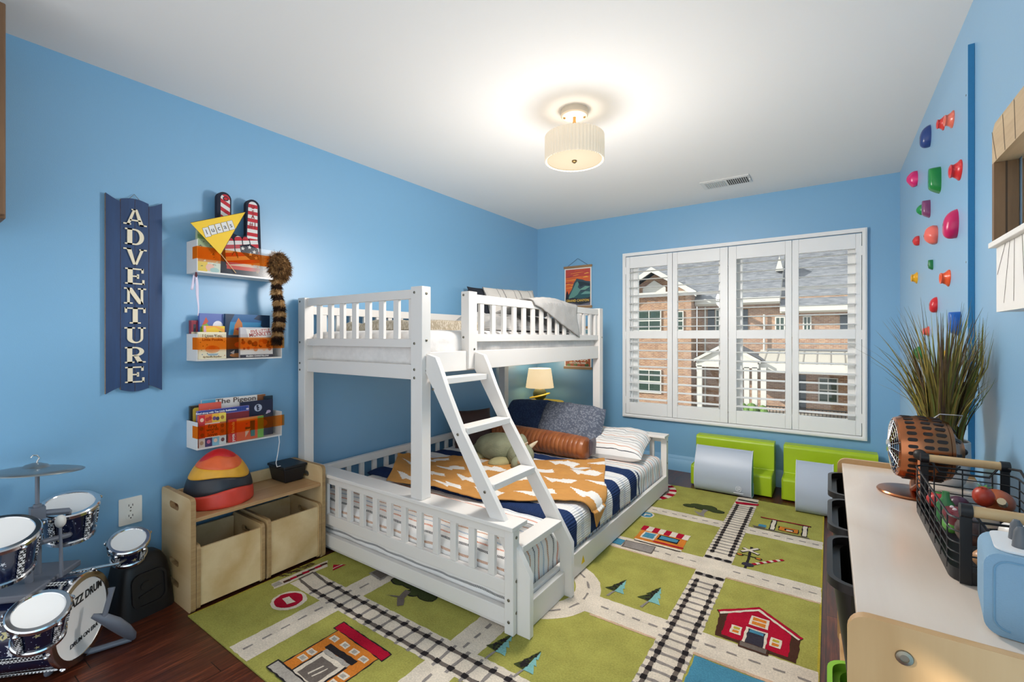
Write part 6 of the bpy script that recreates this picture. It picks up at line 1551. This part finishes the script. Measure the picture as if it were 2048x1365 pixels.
b = MB().prism(BW(25.6), [(-12, -3.35), (-4.45, -3.35), (-4.45, 3.95), (-6.75, 5.35), (-9.05, 3.95), (-12, 3.95)], -1.4, 0, BRK); b.build('bay_wall', hs_)
b = MB()
b.add([(-13, 26.4, 3.55), (.3, 26.4, 3.55), (.3, 34, 10.6), (-13, 34, 10.6)], [(0, 1, 2, 3)], SHG); b.add([(.3, 26.4, 2.95), (13, 26.4, 2.95), (13, 34, 10.0), (.3, 34, 10.0)], [(0, 1, 2, 3)], SHG); b.add([(.3, 26.4, 2.95), (.3, 34, 10.0), (.3, 34, 10.6), (.3, 26.4, 3.55)], [(0, 1, 2, 3)], TRM)
b.build('roof', hs_)
b = MB()
for x0, x1 in ((-6.75, -4.1), (-6.75, -9.4)):
    s = 1 if x1 > x0 else -1; n_ = [(x0, 25.0, 5.62), (x1, 25.0, 3.95), (x1, 30.5, 3.95), (x0, 30.5, 5.62)]; b.add(n_, [(0, 1, 2, 3) if s > 0 else (3, 2, 1, 0)], SHG)
b.build('bay_roof', hs_)
b = MB()
for s in (1, -1): b.prism(BW(25.0), [(-6.75, 5.75), (-6.75 + s * 2.75, 4.05), (-6.75 + s * 2.75, 3.72), (-6.75, 5.42)], 0, .12, TRM)
b.box(-9.2, -4.3, 25.2, 25.6, 4.0, 4.14, TRM); b.prism(BW(25.55), [(-7.5, 4.15), (-6.0, 4.15), (-6.0, 4.45), (-6.75, 4.95), (-7.5, 4.45)], 0, .06, TRM); b.build('gable_trim', hs_)
b = MB().box(-4.4, .3, 26.3, 26.5, 3.32, 3.62, TRM).box(-4.4, .3, 26.4, 27.0, 3.22, 3.32, SOF).box(.3, 13, 26.3, 26.5, 2.72, 3.02, TRM).box(.3, 13, 26.4, 27.0, 2.64, 2.72, SOF); b.build('eaves', hs_)
def hwin(x0, x1, z0, z1, y=Yh, shutters=0, bars=True, cross=1):
    b = MB().box(x0, x1, y - .08, y + .02, z0, z1, TRM); o = b.build('house_window', hs_)
    zm = (z0 + z1) / 2; xm = (x0 + x1) / 2; b = MB()
    for a, c in (((x0 + .07, xm - .03), (z0 + .07, zm - .04)), ((xm + .03, x1 - .07), (z0 + .07, zm - .04)), ((x0 + .07, xm - .03), (zm + .04, z1 - .07)), ((xm + .03, x1 - .07), (zm + .04, z1 - .07))): b.box(a[0], a[1], y - .085, y - .079, c[0], c[1], GLS)
    b.build('house_pane', o)
    if shutters:
        for a in (x0 - .45, x1 + .05): MB().box(a, a + .4, y - .06, y, z0, z1, DKB).build('house_shutter', hs_)
hwin(-7.9, -6.3, 1.65, 3.0, 25.6); hwin(-7.9, -6.3, -2.45, -.9, 25.6); hwin(-5.6, -4.9, 1.65, 2.9, 25.6)
hwin(.0, .52, 1.5, 2.45); hwin(1.4, 1.82, 1.5, 2.45, shutters=0); hwin(3.6, 4.8, 1.3, 2.5, shutters=1); hwin(-3.3, -2.3, 1.6, 3.0, shutters=1); hwin(2.14, 3.07, -2.46, -1.05); hwin(4.6, 5.6, -2.46, -1.05)
MB().box(-2.05, -1.45, Yh - .06, Yh, 1.3, 2.95, DKB).build('house_shutter', hs_); MB().box(.75, 1.1, Yh - .06, Yh, 1.3, 2.45, DKB).build('house_shutter', hs_)
MB().box(1.15, 1.55, Yh - .06, Yh, -3.0, -.95, DKB).build('house_door', hs_); MB().box(-2.1, -1.75, Yh - .06, Yh, -3.0, -.7, DKB).build('house_door', hs_)
# gabled porch
b = MB()
for s in (1, -1):
    b.prism(BW(24.2), [(-2.2, .95), (-2.2 + s * 1.75, -.05), (-2.2 + s * 1.75, -.22), (-2.2, .76)], -.02, .12, TRM)
    n_ = [(-2.2, 24.1, .98), (-2.2 + s * 1.85, 24.1, -.06), (-2.2 + s * 1.85, 27, -.06), (-2.2, 27, .98)]; b.add(n_, [(0, 1, 2, 3) if s > 0 else (3, 2, 1, 0)], SHG)
b.prism(BW(24.28), [(-3.8, -.3), (-.6, -.3), (-.6, -.14), (-2.2, .76), (-3.8, -.14)], 0, .05, TRM).box(-3.85, -.55, 24.2, 24.4, -.5, -.28, TRM); b.build('porch_gable', hs_)
for x in (-3.65, -1.15, -.75, -.32): MB().box(x - .13, x + .13, 24.2, 24.46, -3.2, -.45, TRM).build('porch_column', hs_)
b = MB().add([(-.75, 24.6, -.25), (9, 24.6, -.25), (9, 27, .48), (-.75, 27, .48)], [(0, 1, 2, 3)], MTL)
for k in range(14): x = -.4 + .62 * k; b.add([(x, 24.6, -.22), (x + .04, 24.6, -.22), (x + .04, 27, .51), (x, 27, .51)], [(0, 1, 2, 3)], M('8d8a84', .5))
b.box(-.75, 9, 24.5, 24.65, -.72, -.22, TRM).box(-.4, 9, 27 - .2, 27, .46, .56, M('77787c', .7)); b.build('porch_roof', hs_)
MB().prism(BW(28.0), [(-.06, 5.3), (.36, 5.3), (.15, 6.2)], -.6, .1, TRM).build('roof_vent', hs_)
MB().box(-4.0, 9, 24.0, 27, -3.35, -3.15, M('a9a49c', .8, name='concrete')).build('porch_floor', hs_)
b = MB()
for k in range(30): x = -.2 + .16 * k; b.box(x, x + .03, 24.3, 24.33, -3.15, -2.55, BLACK)
b.box(-.2, 4.7, 24.29, 24.34, -2.58, -2.53, BLACK); b.build('porch_railing', hs_)
b = MB(); b.tube([(-.55, 26.85, 2.6), (-.55, 26.85, -.2)], .06, TRM, 8); b.tube([(-3.9, 26.9, 3.2), (-3.9, 26.9, -3.2)], .06, TRM, 8); b.build('downpipe', hs_)
b = MB(); rs = random.Random(2)
for _ in range(60): b.ball((-.9 + rs.uniform(-.75, .75), 23.7 + rs.uniform(-.35, .35), -2.95 + rs.uniform(-.35, .35)), rs.uniform(.12, .25), M('5f7f3c', .9, var=.4, vscale=30, name='shrub_leaf'), n=8)
tag(b.build('shrub'), 'clipped green shrub in front of the brick house porch', 'shrub')
struct(MB().box(-40, 40, 1.5, 60, -3.5, -3.35, M('8f8a80', .9, name='street')).build('street_ground'))  # ground slab of the street outside the window
